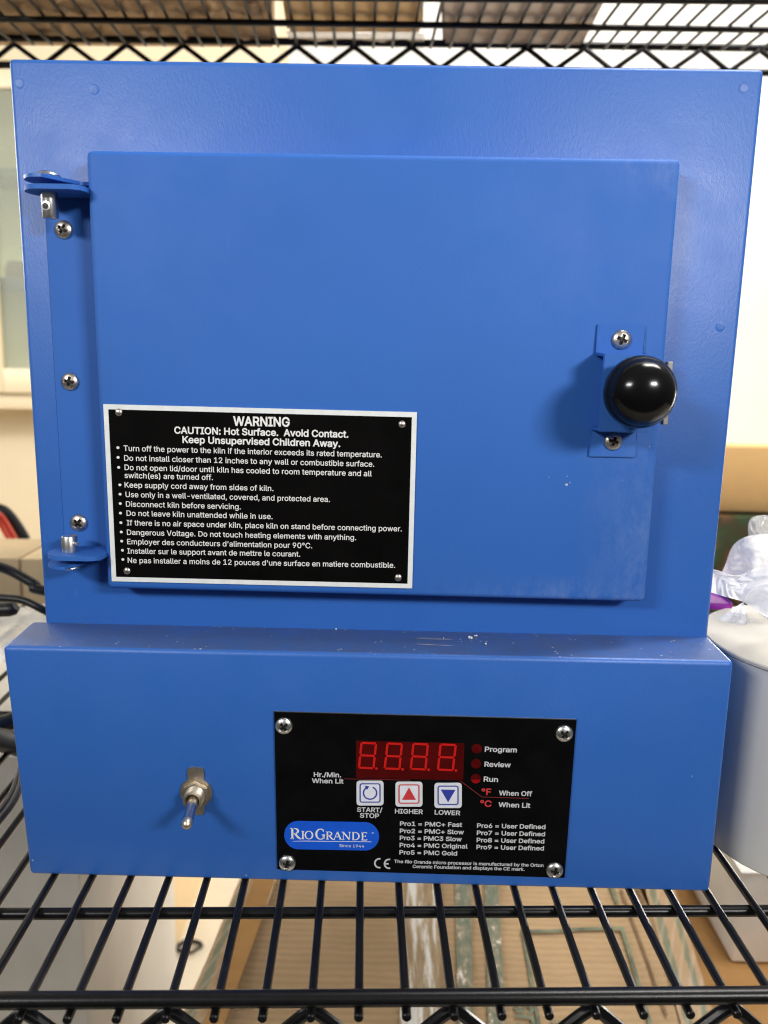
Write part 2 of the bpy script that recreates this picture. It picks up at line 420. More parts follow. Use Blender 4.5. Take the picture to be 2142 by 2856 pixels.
class Print:
    """flat ink on a plane y = const, facing the viewer"""
    def __init__(s, y): s.y = y; s.bm = bmesh.new()
    def text(s, body, A, B, cap, bold=0.0, mi=0, space=1.0, lift=0):
        V, P = glyphs(body, bold, space)
        x0 = min(v.x for v in V); x1 = max(v.x for v in V)
        a = at(*A, s.y); b = at(*B, s.y); u = b - a; L = u.length; u.normalize()
        w = Vector((-u.z, 0, u.x)); k = cap / CAP
        vs_ = [s.bm.verts.new(a + u * ((v.x-x0)/(x1-x0)*L) + w * (v.y*k) + Vector((0, -lift, 0))) for v in V]
        for p in P:
            try: f = s.bm.faces.new([vs_[i] for i in p]); f.material_index = mi
            except ValueError: pass
    def poly(s, pts, mi=0, lift=0):
        f = s.bm.faces.new([s.bm.verts.new(at(*p, s.y) + Vector((0, -lift, 0))) for p in pts]); f.material_index = mi
    def disc(s, c, rx, rz, mi=0, n=24, lift=0):
        o = at(*c, s.y)
        f = s.bm.faces.new([s.bm.verts.new(o + Vector((rx*cos(2*pi*k/n), -lift, rz*sin(2*pi*k/n)))) for k in range(n)]); f.material_index = mi
    def stroke(s, pts, w, mi=0, closed=False, lift=0):
        P = [at(*p, s.y) for p in pts]; s.stroke3(P, w, mi, closed, lift)
    def stroke3(s, P, w, mi=0, closed=False, lift=0):
        n = len(P); L = []; R = []
        for i, p in enumerate(P):
            a = P[i-1] if (i > 0 or closed) else p; b = P[(i+1) % n] if (i < n-1 or closed) else p
            d1 = (p-a); d2 = (b-p)
            d1 = d1.normalized() if d1.length > 1e-9 else d2.normalized(); d2 = d2.normalized() if d2.length > 1e-9 else d1
            t = (d1+d2).normalized(); nn = Vector((-t.z, 0, t.x)); sc = 1/max(.5, t.dot(d1))
            ww = w[i] if isinstance(w, (list, tuple)) else w
            L.append(s.bm.verts.new(p + nn*ww*.5*sc + Vector((0, -lift, 0)))); R.append(s.bm.verts.new(p - nn*ww*.5*sc + Vector((0, -lift, 0))))
        for i in range(n if closed else n-1):
            j = (i+1) % n
            f = s.bm.faces.new((L[i], R[i], R[j], L[j])); f.material_index = mi
    def done(s, name, mats, parent):
        for f in s.bm.faces:
            f.normal_update()
            if f.normal.y > 0: f.normal_flip()
        return fin(name, s.bm, mats, parent, smooth=False, normals=False)

# ================================================================== the setting
def structure(name, bm, mat): return tag(fin(name, bm, mat, smooth=False), kind='structure')
bm = bmesh.new(); box(bm, -3.5, 3.5, 2.60, 2.72, -.9, 2.15); structure('back_wall', bm, M_WALL)
bm = bmesh.new(); box(bm, -3.5, 3.5, -.8, 2.6, -1.0, -.9); structure('floor', bm, M_FLOOR)
bm = bmesh.new(); box(bm, -3.5, 3.5, .3, 2.6, 2.15, 2.25); structure('ceiling', bm, M_CEIL)
lamp = empty('ceiling_light', (.75, 1.7, 2.1), 'bright white ceiling light panel seen through the shelf wires at upper right', 'ceiling light')
bm = bmesh.new(); box(bm, .25, 1.6, 1.2, 2.3, 2.10, 2.149, .004); fin('light_frame', bm, M_CEIL, lamp)
bm = bmesh.new(); box(bm, .29, 1.56, 1.24, 2.26, 2.09, 2.101, .002); fin('diffuser', bm, M_DIFFUSER, lamp)

# ================================================================== the kiln
D1 = 0.01905; D2 = 0.03839; HB = .21; ZT = .48067; ZB = -.0018
kiln = empty('kiln', (0, 0, ZB), 'blue enamelled tabletop kiln with black knob standing on the wire shelf', 'kiln')

bm = bmesh.new()
box(bm, -HB, HB, 0, .36, ZB, ZT, .0028, 3)
def dimple(u, v, r=.0034, h=.00007, y=-.0001):
    c = at(u, v, 0); lathe(bm, [(-.0002, r), (h*.5, r*.8), (h, r*.45), (h*.8, 0)], (c.x, y+.0001, c.z), (0, -1, 0), 16)
for d in ((42, 180), (204, 193), (1606, 190), (1556, 706)): dimple(*d)
fin('kiln_body', bm, M_BODY, kiln)

# door: a folded pan with rounded edges
bm = bmesh.new()
hexa(bm, [(-.1622, -D1, .1797), (.1627, -D1, .1785), (.1627, -.0022, .1785), (-.1622, -.0022, .1797),
          (-.1622, -D1, .4291), (.1623, -D1, .4294), (.1623, -.0022, .4294), (-.1622, -.0022, .4291)], .0034, 4)
door = fin('door', bm, M_DOOR, kiln)
# chips in the door paint
rr = random.Random(3)
def chip(c, r, y, mat, parent, name):
    n = 9; pr = Print(y); pr.poly([(c[0] + r*cos(2*pi*k/n)*rr.uniform(.5, 1.2), c[1] + r*sin(2*pi*k/n)*rr.uniform(.4, 1.0)) for k in range(n)])
    pr.done(name, [mat], parent)
M_PRIMER = simple('bare_primer', (.40, .47, .60), .6)
for c, r in (((1224, 1047), 4.0), ((1231, 1043), 1.6), ((1186, 1031), 1.3), ((1225, 1029), 1.5), ((1345, 1037), 1.2), ((1403, 965), 1.4)): chip(c, r, -D1-.0003, M_PRIMER, door, 'paint_chip')

# hinge leaf on the body, with a bent tab at each end
hinge = bpy.data.objects.new('hinge', None); COL.objects.link(hinge); hinge.parent = kiln; hinge.location = -kiln.location
PY = -.0168
def tabshape(cx, r, xr, y_in, y_out):
    cy = PY
    pts = [Vector((cx + r*cos(a), cy + r*1.08*sin(a), 0)) for a in [pi/2 + pi*k/14 for k in range(15)]]
    pts += [Vector((xr-.0075, y_out, 0)), Vector((xr-.004, y_out+.001, 0)), Vector((xr-.0012, y_out+.0035, 0)), Vector((xr, y_out+.0075, 0)), Vector((xr, y_in, 0))]
    return pts
PINX = -.1842
bm = bmesh.new()
pl = at(97, 470, 0).x
box(bm, -.1940, -.150, -.0010, .0005, .1950, .4120, .0004, 1)
fin('hinge_leaf', bm, M_DOOR, hinge)
for z, nm in ((.4127, 1), (.1942, 0)):
    bm = bmesh.new()
    pts = [Vector((PINX + .0125*cos(a), PY + .0132*sin(a), z)) for a in [pi*.42 + pi*1.12*k/16 for k in range(17)]]
    pts += [Vector((-.170, -.0085, z)), Vector((-.160, -.004, z)), Vector((-.158, .0008, z)), Vector((-.182, .0008, z))]
    prism(bm, pts, (0, 0, .0019)); fin('body_tab', bm, M_BODY, hinge)
for z, sgn in ((.4066, 1), (.1998, -1)):
    bm = bmesh.new()
    pts = tabshape(PINX, .0124, -.1615, PY + .0134, PY - .0134)
    for p in pts: p.z = z
    prism(bm, pts, (0, 0, .0026)); fin('door_tab', bm, M_DOOR, hinge)
def pin(sgn):
    bm = bmesh.new()
    if sgn > 0:   # head on top, shank hangs
        lathe(bm, [(0, .0062), (.0012, .0066), (.0022, .0060), (.0032, .0042), (.0036, 0)], (PINX, PY, .4146), (0, 0, 1), 24)
        lathe(bm, [(0, .0044), (.0132, .0044), (.0139, .0040), (.0139, 0)], (PINX, PY, .4070), (0, 0, -1), 24)
        lathe(bm, [(0, .0025), (.0006, .0025), (.0007, .0017), (-.002, .0016), (-.002, 0)], (PINX-.0003, PY-.0042, .3992), (-.1, -1, 0), 14)
    else:
        lathe(bm, [(0, .0062), (.0013, .0066), (.0022, .0060), (.0026, 0)], (PINX, PY, .1941), (0, 0, -1), 24)
        lathe(bm, [(0, .0046), (.0090, .0046), (.0097, .0042), (.0097, 0)], (PINX, PY, .2022), (0, 0, 1), 24)
    return fin('hinge_pin', bm, M_ZINC, hinge)
p1 = pin(1)
bm = bmesh.new(); lathe(bm, [(0, .0016), (.0002, 0)], (PINX-.00075, PY-.0050, .3992), (-.1, -1, 0), 14); fin('cross_hole', bm, M_DARK, p1)
p2 = pin(-1)
bm = bmesh.new(); tube(bm, [(PINX+.0035, PY-.0025, .2080), (PINX+.0068, PY-.0045, .2078)], .0011, 8); fin('split_pin', bm, M_ZINC, p2)

# round-head cross-recess screws: one height field, copied
def screw_mesh(R, H, recess=True, washer=0):
    bm = bmesh.new(); N = 46; grid = {}
    def h(x, z):
        r = sqrt(x*x+z*z); d = H*sqrt(max(0, 1-(r/R)**2*.93)) if r < R else 0
        if recess:
            w = .15; a = .56
            q = 0
            for X, Z in ((x, z), (z, x)):
                e = min(1, max(0, (w*R + .02*R - abs(X)/1.0)/(.05*R))) * min(1, max(0, (a*R-abs(Z))/(.12*R)))
                q = max(q, e)
            q = max(q, min(1, max(0, (.22*R - r)/(.08*R))))
            d -= q*H*.55
        return d
    for j in range(13):
        r = R*j/24*1.0
    rings = []
    NR, NA = 22, 64
    for j in range(NR+1):
        r = R*j/NR
        if j == 0: rings.append([bm.verts.new((0, -h(0, 0), 0))]); continue
        rings.append([bm.verts.new((r*cos(2*pi*k/NA), -h(r*cos(2*pi*k/NA), r*sin(2*pi*k/NA)), r*sin(2*pi*k/NA))) for k in range(NA)])
    rings.append([bm.verts.new((R*cos(2*pi*k/NA), .0004, R*sin(2*pi*k/NA))) for k in range(NA)])
    for A, B in zip(rings, rings[1:]):
        for k in range(NA):
            if len(A) == 1: f = bm.faces.new((A[0], B[k], B[(k+1) % NA]))
            else: f = bm.faces.new((A[k], B[k], B[(k+1) % NA], A[(k+1) % NA]))
            c = f.calc_center_median(); d = H*sqrt(max(0, 1-(sqrt(c.x**2+c.z**2)/R)**2*.93))
            if recess and -c.y < d - H*.25: f.material_index = 1
    bmesh.ops.recalc_face_normals(bm, faces=bm.faces[:])
    me = bpy.data.meshes.new('screw'); bm.to_mesh(me); bm.free(); return me
SCREW = {}
def screw(px, y, parent, R, H, mat, ang, recess=True, name='screw'):
    key = (R, H, mat.name, recess)
    p = at(*px, y)
    if key not in SCREW:
        me = screw_mesh(R, H, recess); o = link(name, me, [mat, M_DARK], parent, True, 40); SCREW[key] = me
    else:
        o = bpy.data.objects.new(name, SCREW[key]); COL.objects.link(o); o.parent = parent
    w = Vector((0, 0, 0)); q = parent
    while q: w += q.location; q = q.parent
    o.location = Vector((p.x, y, p.z)) - w; o.rotation_euler = (0, radians(ang), 0)
    return o
for px, a in (((138, 496), 30), ((152, 824), 12), ((171, 1129), 40)): screw(px, -.0010, hinge, .0053, .0029, M_STEEL, a)

# warning plate
YP = -D1 - .0010
wp = bpy.data.objects.new('warning_plate', None); COL.objects.link(wp); wp.parent = kiln; wp.location = -kiln.location
C = [Vector((-.1587, 0, .1850)), Vector((.0224, 0, .1846)), Vector((.0226, 0, .2899)), Vector((-.1587, 0, .2911))]
def inset(C, d):
    cx = sum((c.x for c in C))/4; cz = sum((c.z for c in C))/4
    return [Vector((c.x + (d if c.x < cx else -d), c.y, c.z + (d if c.z < cz else -d))) for c in C]
bm = bmesh.new(); prism(bm, [Vector((c.x, YP, c.z)) for c in C], (0, .0008, 0)); fin('border', bm, M_BORDER, wp, smooth=False)
bm = bmesh.new(); prism(bm, [Vector((c.x, YP-.00015, c.z)) for c in inset(C, .0029)], (0, .0004, 0)); fin('black_field', bm, M_PLATE, wp, smooth=False)
def z5(X, Y): return ((280+X/1.8033)/K, (1100+Y/1.8033)/K)
T = Print(YP - .0003)
T.text('WARNING', z5(668, 156), z5(952, 161), .0051, .022)
T.text('CAUTION: Hot Surface.  Avoid Contact.', z5(372, 196), z5(1247, 217), .00385, .020)
T.text('Keep Unsupervised Children Away.', z5(413, 243), z5(1206, 264), .00385, .020)
for s, A, B in (
    ('Turn off the power to the kiln if the interior exceeds its rated temperature.', (117, 284), (1415, 317)),
    ('Do not install closer than 12 inches to any wall or combustible surface.', (120, 333), (1377, 364)),
    ('Do not open lid/door until kiln has cooled to room temperature and all', (122, 380), (1365, 412)),
    ('switch(es) are turned off.', (122, 420), (566, 431)),
    ('Keep supply cord away from sides of kiln.', (122, 468), (870, 486)),
    ('Use only in a well-ventilated, covered, and protected area.', (127, 516), (1154, 541)),
    ('Disconnect kiln before servicing.', (129, 564), (706, 578)),
    ('Do not leave kiln unattended while in use.', (132, 610), (866, 627)),
    ('If there is no air space under kiln, place kiln on stand before connecting power.', (133, 658), (1516, 689)),
    ('Dangerous Voltage. Do not touch heating elements with anything.', (134, 706), (1286, 733)),
    ("Employer des conducteurs d'alimentation pour 90\u00b0C.", (135, 753), (1065, 774)),
    ('Installer sur le support avant de mettre le courant.', (136, 800), (1005, 816)),
    ("Ne pas installer a moins de 12 pouces d'une surface en matiere combustible.", (138, 847), (1482, 872))):
    T.text(s, z5(*A), z5(*B), .00318, .006)
for p in ((88, 268), (89, 317), (92, 367), (98, 455), (99, 502), (100, 549), (101, 597), (103, 645), (105, 692), (107, 738), (111, 784), (113, 830)):
    T.disc(z5(*p), .00088, .00078, n=14)
T.done('lettering', [M_WHITEPRINT], wp)
for p in ((93, 90), (1517, 150), (135, 887), (1498, 921)): screw(z5(*p), YP-.0002, wp, .0022, .0014, M_STEEL, 0, False, 'rivet')

# handle: bent bracket, knob, screws, latch
handle = bpy.data.objects.new('handle', None); COL.objects.link(handle); handle.parent = kiln; handle.location = -kiln.location
a0 = at(1291, 700, -D1); a1 = at(1391, 768, -D1); b0 = at(1372, 988, -D1)
xL, xR = .1226, .1496
zt, z1, z2, zb = a0.z, a1.z - .0005, at(1320, 921, -D1).z, b0.z
YH = -D1 - .0195; t = .0014
def bracket_prof(off):
    return None
bm = bmesh.new()
outer = [(-D1-.0002, zt), (-D1-.0002-t, zt), (-D1-.0002-t, z1+t), (YH-t, z1+t), (YH-t, z2-t), (-D1-.0002-t, z2-t), (-D1-.0002-t, zb), (-D1-.0002, zb),
         (-D1-.0002, z2), (YH, z2), (YH, z1), (-D1-.0002, z1)]
prism(bm, [Vector((xL, y, z)) for y, z in outer], (xR-xL, 0, 0))
bmesh.ops.bevel(bm, geom=bm.edges[:], offset=.0004, segments=2, affect='EDGES')
fin('bracket', bm, M_DOOR, handle)
screw((1342, 734), -D1-.0002-t, handle, .0055, .0030, M_STEEL, 22)
screw((1324, 953), -D1-.0002-t, handle, .0053, .0030, M_STEEL, 15)
kc = at(1388, 848, -.060)
bm = bmesh.new()
ks = 1.06
lathe(bm, [(a_, r_*ks) for a_, r_ in [(0, .0065), (.004, .0065), (.0055, .009), (.0085, .0145), (.0115, .0172), (.0150, .0181), (.0182, .0179), (.0198, .0172), (.0204, .0166),
           (.0214, .0163), (.0250, .0147), (.0280, .0120), (.0302, .0085), (.0315, .0044), (.0319, 0)]], (kc.x, YH - t + .0005, kc.z), (0, -1, 0), 56)
fin('knob', bm, M_BLACK_GLOSS, handle, angle=60)
bm = bmesh.new()
l0 = at(1447, 781, -.011); l1 = at(1434, 917, -.011)
box(bm, l1.x-.0016, l1.x+.0016, -.014, -.009, l1.z, l0.z, .0004, 1)
fin('latch_plate', bm, simple('dark_latch_steel', (.30, .29, .28), .55, .8, nscale=300), handle)

# control housing with sloped shoulders of folded sheet
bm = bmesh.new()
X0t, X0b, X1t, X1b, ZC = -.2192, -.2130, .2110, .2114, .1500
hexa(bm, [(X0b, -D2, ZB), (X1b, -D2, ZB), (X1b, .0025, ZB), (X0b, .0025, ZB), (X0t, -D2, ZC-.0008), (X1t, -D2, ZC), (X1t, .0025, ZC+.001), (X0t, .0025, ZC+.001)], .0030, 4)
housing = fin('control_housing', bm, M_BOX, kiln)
crumb_pts = [((1018, 1377), .0016), ((1028, 1373), .0008), ((1006, 1363), .0007), ((727, 1359), .0006), ((958, 1378), .0004), ((1050, 1391), .0007)]
bm = bmesh.new()
for (u, v), r in crumb_pts:
    c = atz(u, v, ZC + .0012)
    for q in range(3):
        bmesh.ops.create_icosphere(bm, subdivisions=1, radius=r*random.uniform(.5, .9), matrix=Matrix.Translation(c + Vector((random.uniform(-r, r), random.uniform(-r, r)*.6, 0))))
o = fin('crumb', bm, simple('plaster_crumb', (.72, .72, .70), .8), housing, smooth=False); o['kind'] = 'stuff'
for c, r in ((((137)*.663/K, (2300+150*.663)/K), 2.6), ((1036*.663/K, (2300+213*.663)/K), 2.4), (((1900+84/2.765)/K, (1700+1285/2.765)/K), 1.6)): chip(c, r, -D2-.0002, M_PRIMER, housing, 'paint_chip')

# control panel
panel = bpy.data.objects.new('control_panel', None); COL.objects.link(panel); panel.parent = kiln; panel.location = -kiln.location
YC = -D2 - .0014
def z8(X, Y): return ((740+X/1.8433)/K, (1960+Y/1.8433)/K)
pc = [at(*z8(*p), YC) for p in ((62, 856), (1538, 900), (1600, 91), (45, 49))]
bm = bmesh.new(); prism(bm, pc, (0, .0012, 0)); fin('face_plate', bm, [M_PANEL], panel, smooth=False)
bm = bmesh.new(); prism(bm, [at(*z8(*p), YC+.0002) + Vector((0, 0, .0006)) for p in ((45, 52), (1600, 94), (1600, 90), (45, 48))], (0, .0009, 0)); fin('plate_edge', bm, M_ZINC, panel, smooth=False)
T = Print(YC - .0002)
B_ = .020
wide = [
 ('Program', (1128, 251), (1293, 255), .0031), ('Review', (1126, 328), (1262, 332), .0031), ('Run', (1122, 404), (1196, 407), .0031),
 ('Hr./Min.', (249, 380), (390, 383), .0029), ('When Lit', (239, 412), (402, 415), .0029),
 ('START/', (471, 560), (602, 563), .0029), ('STOP', (486, 590), (585, 593), .0029), ('HIGHER', (666, 568), (810, 572), .0029), ('LOWER', (870, 574), (1002, 578), .0029),
 ('When Off', (1200, 475), (1371, 480), .0030), ('When Lit', (1198, 535), (1362, 540), .0030),
 ('Pro1 = PMC+ Fast', (692, 632), (1012, 638), .0028), ('Pro2 = PMC+ Slow', (691, 669), (1021, 676), .0028), ('Pro3 = PMC3 Slow', (691, 705), (1010, 712), .0028),
 ('Pro4 = PMC Original', (690, 742), (1040, 749), .0028), ('Pro5 = PMC Gold', (689, 779), (986, 785), .0028),
 ('Pro6 = User Defined', (1088, 642), (1440, 649), .0028), ('Pro7 = User Defined', (1087, 679), (1438, 686), .0028),
 ('Pro8 = User Defined', (1086, 716), (1434, 723), .0028), ('Pro9 = User Defined', (1085, 752), (1432, 759), .0028)]
for s, A, B, h in wide: T.text(s, z8(*A), z8(*B), h, B_, 0)
T.text('The Rio Grande micro processor is manufactured by the Orton', z8(662, 823), z8(1430, 844), .0021, .018, 0)
T.text('Ceramic Foundation and displays the CE mark.', z8(757, 849), z8(1333, 864), .0021, .018, 0)
T.text('\u00b0F', z8(1110, 472), z8(1160, 474), .0040, .02, 1); T.text('\u00b0C', z8(1103, 532), z8(1162, 535), .0040, .02, 1)
# CE mark
def arcpts(cx, cy, r, a0, a1, n=14): return [z8(cx + r*cos(radians(a0+(a1-a0)*k/n)), cy - r*sin(radians(a0+(a1-a0)*k/n))) for k in range(n+1)]
T.stroke(arcpts(586, 825, 23, 75, 285), .0010, 0); T.stroke(arcpts(636, 828, 23, 75, 285), .0010, 0); T.stroke([z8(614, 828), z8(634, 828)], .0010, 0)
# thin red leader lines
T.stroke([z8(405, 391), z8(740, 398), z8(740, 391)], .00028, 2); T.stroke([z8(1003, 402), z8(1113, 484), z8(1355, 492)], .00035, 2)
T.done('lettering', [M_GREYPRINT, M_REDPRINT, M_REDLINE], panel)
# display
T = Print(YC - .00022)
dc = [z8(*p) for p in ((467, 195), (1024, 208), (1017, 399), (466, 386))]
T.poly(dc, 0); disp = T.done('display', [M_REDGLASS], panel)
T = Print(YC - .0004)
for (tlx, trx, blx, brx, ty, by) in ((490, 575, 476, 560, 201, 338), (624, 708, 608, 694, 204, 342), (757, 841, 742, 828, 206, 344), (896, 985, 882, 968, 209, 348)):
    def q(a, b):   # a across, b down (0..1)
        X = (tlx + (trx-tlx)*a)*(1-b) + (blx + (brx-blx)*a)*b; return z8(X, ty + 4*a + (by-ty)*b)
    w = .00135; g = .07; h = .045
    for s in (((g, .035), (1-g, .035)), ((g, .5), (1-g, .5)), ((g, .965), (1-g, .965)), ((.06, h), (.06, .5-h)), ((.94, h), (.94, .5-h)), ((.06, .5+h), (.06, 1-h)), ((.94, .5+h), (.94, 1-h))):
        T.stroke([q(*s[0]), q(*s[1])], w, 0)
    T.disc(q(1.13, .97), .00085, .00085, 0, 12)
T.done('digit', [M_SEG], disp)
for i, p in enumerate(((1087, 236), (1084, 313), (1082, 390))):
    T = Print(YC - .00022); T.disc(z8(*p), .0031, .0031, 0, 28)
    if i == 2:
        c = z8(*p); T.poly([(c[0] + 10.2*cos(a), c[1] + 10.2*sin(a)) for a in [radians(12 + 156*k/14) for k in range(15)]], 1, .0001)
    T.done('indicator', [M_LED, M_LEDLIT], panel)
# keys
def rrect(X0, X1, Y0, Y1, r, sk=0):
    pts = []
    for cx, cy, a0 in ((X1-r, Y0+r, -90), (X1-r, Y1-r, 0), (X0+r, Y1-r, 90), (X0+r, Y0+r, 180)):
        for k in range(6):
            a = radians(a0 + 90*k/5); pts.append((cx + r*cos(a), cy + r*sin(a) + sk*(cx-X0)))
    return pts
for kind, (X0, X1, Y0, Y1) in (('s', (469, 608, 400, 527)), ('h', (669, 808, 405, 533)), ('l', (869, 1010, 411, 540))):
    bm = bmesh.new(); prism(bm, [at(*z8(*p), YC-.0002) for p in rrect(X0, X1, Y0, Y1, 16)], (0, -.0003, 0))
    key = fin('key', bm, M_KEY, panel, smooth=False)
    T = Print(YC - .0006)
    cx, cy = (X0+X1)/2, (Y0+Y1)/2; mi = 1 if kind == 'h' else 0
    T.poly([z8(*p) for p in rrect(cx-51, cx+51, cy-47, cy+47, 10)], 2)
    T.stroke([z8(*p) for p in rrect(cx-51, cx+51, cy-47, cy+47, 10)], .00075, mi, True, .00008)
    if kind == 's':
        pts = [z8(cx + 34*cos(radians(a)), cy - 32*sin(radians(a))) for a in range(115, 115+325, 13)]
        T.stroke(pts, .0009, 0, lift=.0001)
        T.poly([z8(cx-14-14, cy-38), z8(cx-14+10, cy-34), z8(cx-14-2, cy-16)], 0, .0001)
    elif kind == 'h': T.poly([z8(cx, cy-34), z8(cx+36, cy+30), z8(cx-36, cy+30)], 1, .0001)
    else: T.poly([z8(cx-38, cy-30), z8(cx+38, cy-28), z8(cx, cy+36)], 0, .0001)
    T.done('key_symbol', [M_KEYBLUE, M_REDPRINT, M_KEYPALE], key)
# maker's badge: blue lozenge, roman capitals
T = Print(YC - .00022)
def cap_pill(X0, X1, Y0, Y1, sk):
    r = (Y1-Y0)/2; cy = (Y0+Y1)/2; pts = []
    for cx, a0 in ((X1-r, -90), (X0+r, 90)):
        for k in range(19):
            a = radians(a0 + 180*k/18); X = cx + r*cos(a); pts.append((X, cy + r*sin(a) + sk*(X-X0)))
    return pts
T.poly([z8(*p) for p in cap_pill(97, 585, 606, 752, .018)], 0)
badge = T.done('badge', [M_LOGO], panel)
T = Print(YC - .0004)
def letter(ch, X, W, H, base):
    sk = .020
    def P(a, b): return z8(X + a*W, base + sk*(X + a*W - 130) - b*H)
    th, tn, se = .00115*(H/50), .00052*(H/50), .00045*(H/50)
    def stem(a, b0=0, b1=1, w=th): T.stroke([P(a, b0), P(a, b1)], w)
    def serif(a, b, s=.17): T.stroke([P(a-s, b), P(a+s, b)], se)
    def arc(cx, cy, rx, ry, a0, a1, n=18, thick=th, thin=tn):
        pts = []; ws = []
        for k in range(n+1):
            an = radians(a0 + (a1-a0)*k/n); pts.append(P(cx+rx*cos(an), cy+ry*sin(an))); ws.append(thin + (thick-thin)*abs(cos(an))**1.5)
        T.stroke(pts, ws)
    if ch == 'R':
        stem(.22); serif(.22, .01); serif(.2, .99); arc(.40, .74, .33, .24, 90, -90); T.stroke([P(.22, .98), P(.40, .98)], tn); T.stroke([P(.22, .5), P(.40, .5)], tn)
        T.stroke([P(.45, .5), P(.72, .15), P(.98, -.02)], [th, th, th*.6])
    elif ch == 'I': stem(.5); serif(.5, .01, .42); serif(.5, .99, .42)
    elif ch == 'O': arc(.5, .5, .44, .49, 0, 360, 30)
    elif ch == 'G':
        arc(.52, .5, .44, .49, 50, 330, 24); stem(.84, .08, .44); serif(.82, .44, .18); stem(.80, .72, .96, tn)
    elif ch == 'A':
        T.stroke([P(.08, 0), P(.48, 1)], tn); T.stroke([P(.48, 1), P(.90, 0)], th); T.stroke([P(.24, .36), P(.73, .36)], tn); serif(.08, .01, .14); serif(.9, .01, .16)
    elif ch == 'N':
        stem(.16, 0, 1, tn); T.stroke([P(.14, 1), P(.84, 0)], th); stem(.84, 0, 1, tn); serif(.16, .01, .14); serif(.1, .99, .12); serif(.84, .99, .14)
    elif ch == 'D':
        stem(.2); arc(.36, .5, .52, .485, 90, -90); T.stroke([P(.08, .985), P(.36, .985)], tn); T.stroke([P(.08, .015), P(.36, .015)], tn)
    elif ch == 'E':
        stem(.24); T.stroke([P(.08, .985), P(.84, .985)], tn*1.2); T.stroke([P(.08, .015), P(.88, .015)], tn*1.2); T.stroke([P(.24, .52), P(.68, .52)], tn)
        stem(.84, .84, .99, tn); stem(.87, .01, .18, tn); stem(.68, .42, .62, tn)
for ch, X, W, H in (('R', 126, 58, 54), ('I', 184, 18, 40), ('O', 203, 42, 41), ('G', 258, 50, 53), ('R', 310, 42, 40), ('A', 350, 42, 40), ('N', 393, 48, 40), ('D', 443, 44, 40), ('E', 491, 36, 40)):
    letter(ch, X, W, H, 699)
T.stroke([z8(140, 712), z8(200, 711), z8(545, 715)], [.0002, .0004, .00035])
T.text('Since 1944', z8(380, 741), z8(508, 745), .0019, 0.0)
T.text('\u00ae', z8(547, 675), z8(558, 675), .0012, 0.0)
T.done('badge_lettering', [M_WHITEPRINT], badge)
for p, a in (((96, 118), 50), ((1536, 157), 40), ((113, 822), 15), ((1487, 860), 10)): screw(z8(*p), YC-.0001, panel, .0053, .0028, M_ZINC, a)

# toggle switch
sw = bpy.data.objects.new('toggle_switch', None); COL.objects.link(sw); sw.parent = kiln; sw.location = -kiln.location
def z3(X, Y): return ((440+X/6.38)/K, (2100+Y/6.38)/K)
c0 = at(*z3(690, 690), -D2)
bm = bmesh.new()
R_ = .0098; pts = []
top = at(*z3(690, 240), -D2).z - c0.z; botz = at(*z3(760, 1085), -D2).z - c0.z
hw = .0050
a0 = math.asin(hw/R_)
for k in range(15): a = -(pi/2 - a0) + (pi - 2*a0)*k/14; pts.append(Vector((c0.x + R_*cos(a), -D2-.0012, c0.z + R_*sin(a))))
for dx, dz in ((hw, top-.0026), (hw-.0006, top-.0011), (hw-.002, top-.0002), (0, top), (-hw+.002, top-.0002), (-hw+.0006, top-.0011), (-hw, top-.0026)): pts.append(Vector((c0.x+dx, -D2-.0012, c0.z+dz)))
for k in range(15): a = (pi/2 + a0) + (pi - 2*a0)*k/14; pts.append(Vector((c0.x + R_*cos(a), -D2-.0012, c0.z + R_*sin(a))))
for dx, dz in ((-hw*.9, botz+.002), (-hw*.9+.0012, botz), (hw*.95-.0012, botz), (hw*.95, botz+.002)): pts.append(Vector((c0.x+dx, -D2-.0012, c0.z+dz)))
prism(bm, pts, (0, .0011, 0)); fin('on_off_washer', bm, M_NICKEL, sw, smooth=False)
bm = bmesh.new()
hexn = [Vector((c0.x + .0084*cos(radians(60*k+32)), -D2-.0013, c0.z + .0084*sin(radians(60*k+32)))) for k in range(6)]
prism(bm, hexn, (0, -.0028, 0)); bmesh.ops.bevel(bm, geom=bm.edges[:], offset=.0005, segments=2, affect='EDGES'); fin('hex_nut', bm, M_NICKEL, sw)
bm = bmesh.new()
prof = [(.0035, .0057)]
for k in range(6): prof += [(.0045+.0009*k, .0061), (.0049+.0009*k, .0057)]
prof += [(.0102, .0060), (.0108, .0055), (.0106, .0042), (.0070, .0034), (.0070, 0)]
lathe(bm, prof, (c0.x, -D2, c0.z), (0, -1, 0), 36); fin('bushing', bm, [M_NICKEL], sw)
tip = at(*z3(512, 1295), -D2-.0315); piv = Vector((c0.x, -D2-.0075, c0.z-.0003)); ax = (tip-piv); L_ = ax.length
bm = bmesh.new()
lathe(bm, [(0, .0030), (.004, .0030), (L_*.38, .0027), (L_*.42, .0027)], piv, ax, 28)
lathe(bm, [(L_-.0042, .0031), (L_-.0026, .0033), (L_-.0009, .0031), (L_+.0004, .0024), (L_+.0012, .0012), (L_+.0015, 0)], piv, ax, 28)
lev = fin('lever', bm, M_NICKEL, sw, angle=60)
bm = bmesh.new(); lathe(bm, [(L_*.28, .0026), (L_*.30, .0030), (L_*.7, .0031), (L_-.0041, .0032)], piv, ax, 28); fin('lever_sleeve', bm, M_LEVERFILM, lev)
bm = bmesh.new(); lathe(bm, [(.0071, .0036), (.0073, 0)], (c0.x, -D2, c0.z), (0, -1, 0), 24); fin('bushing_hole', bm, M_DARK, sw)

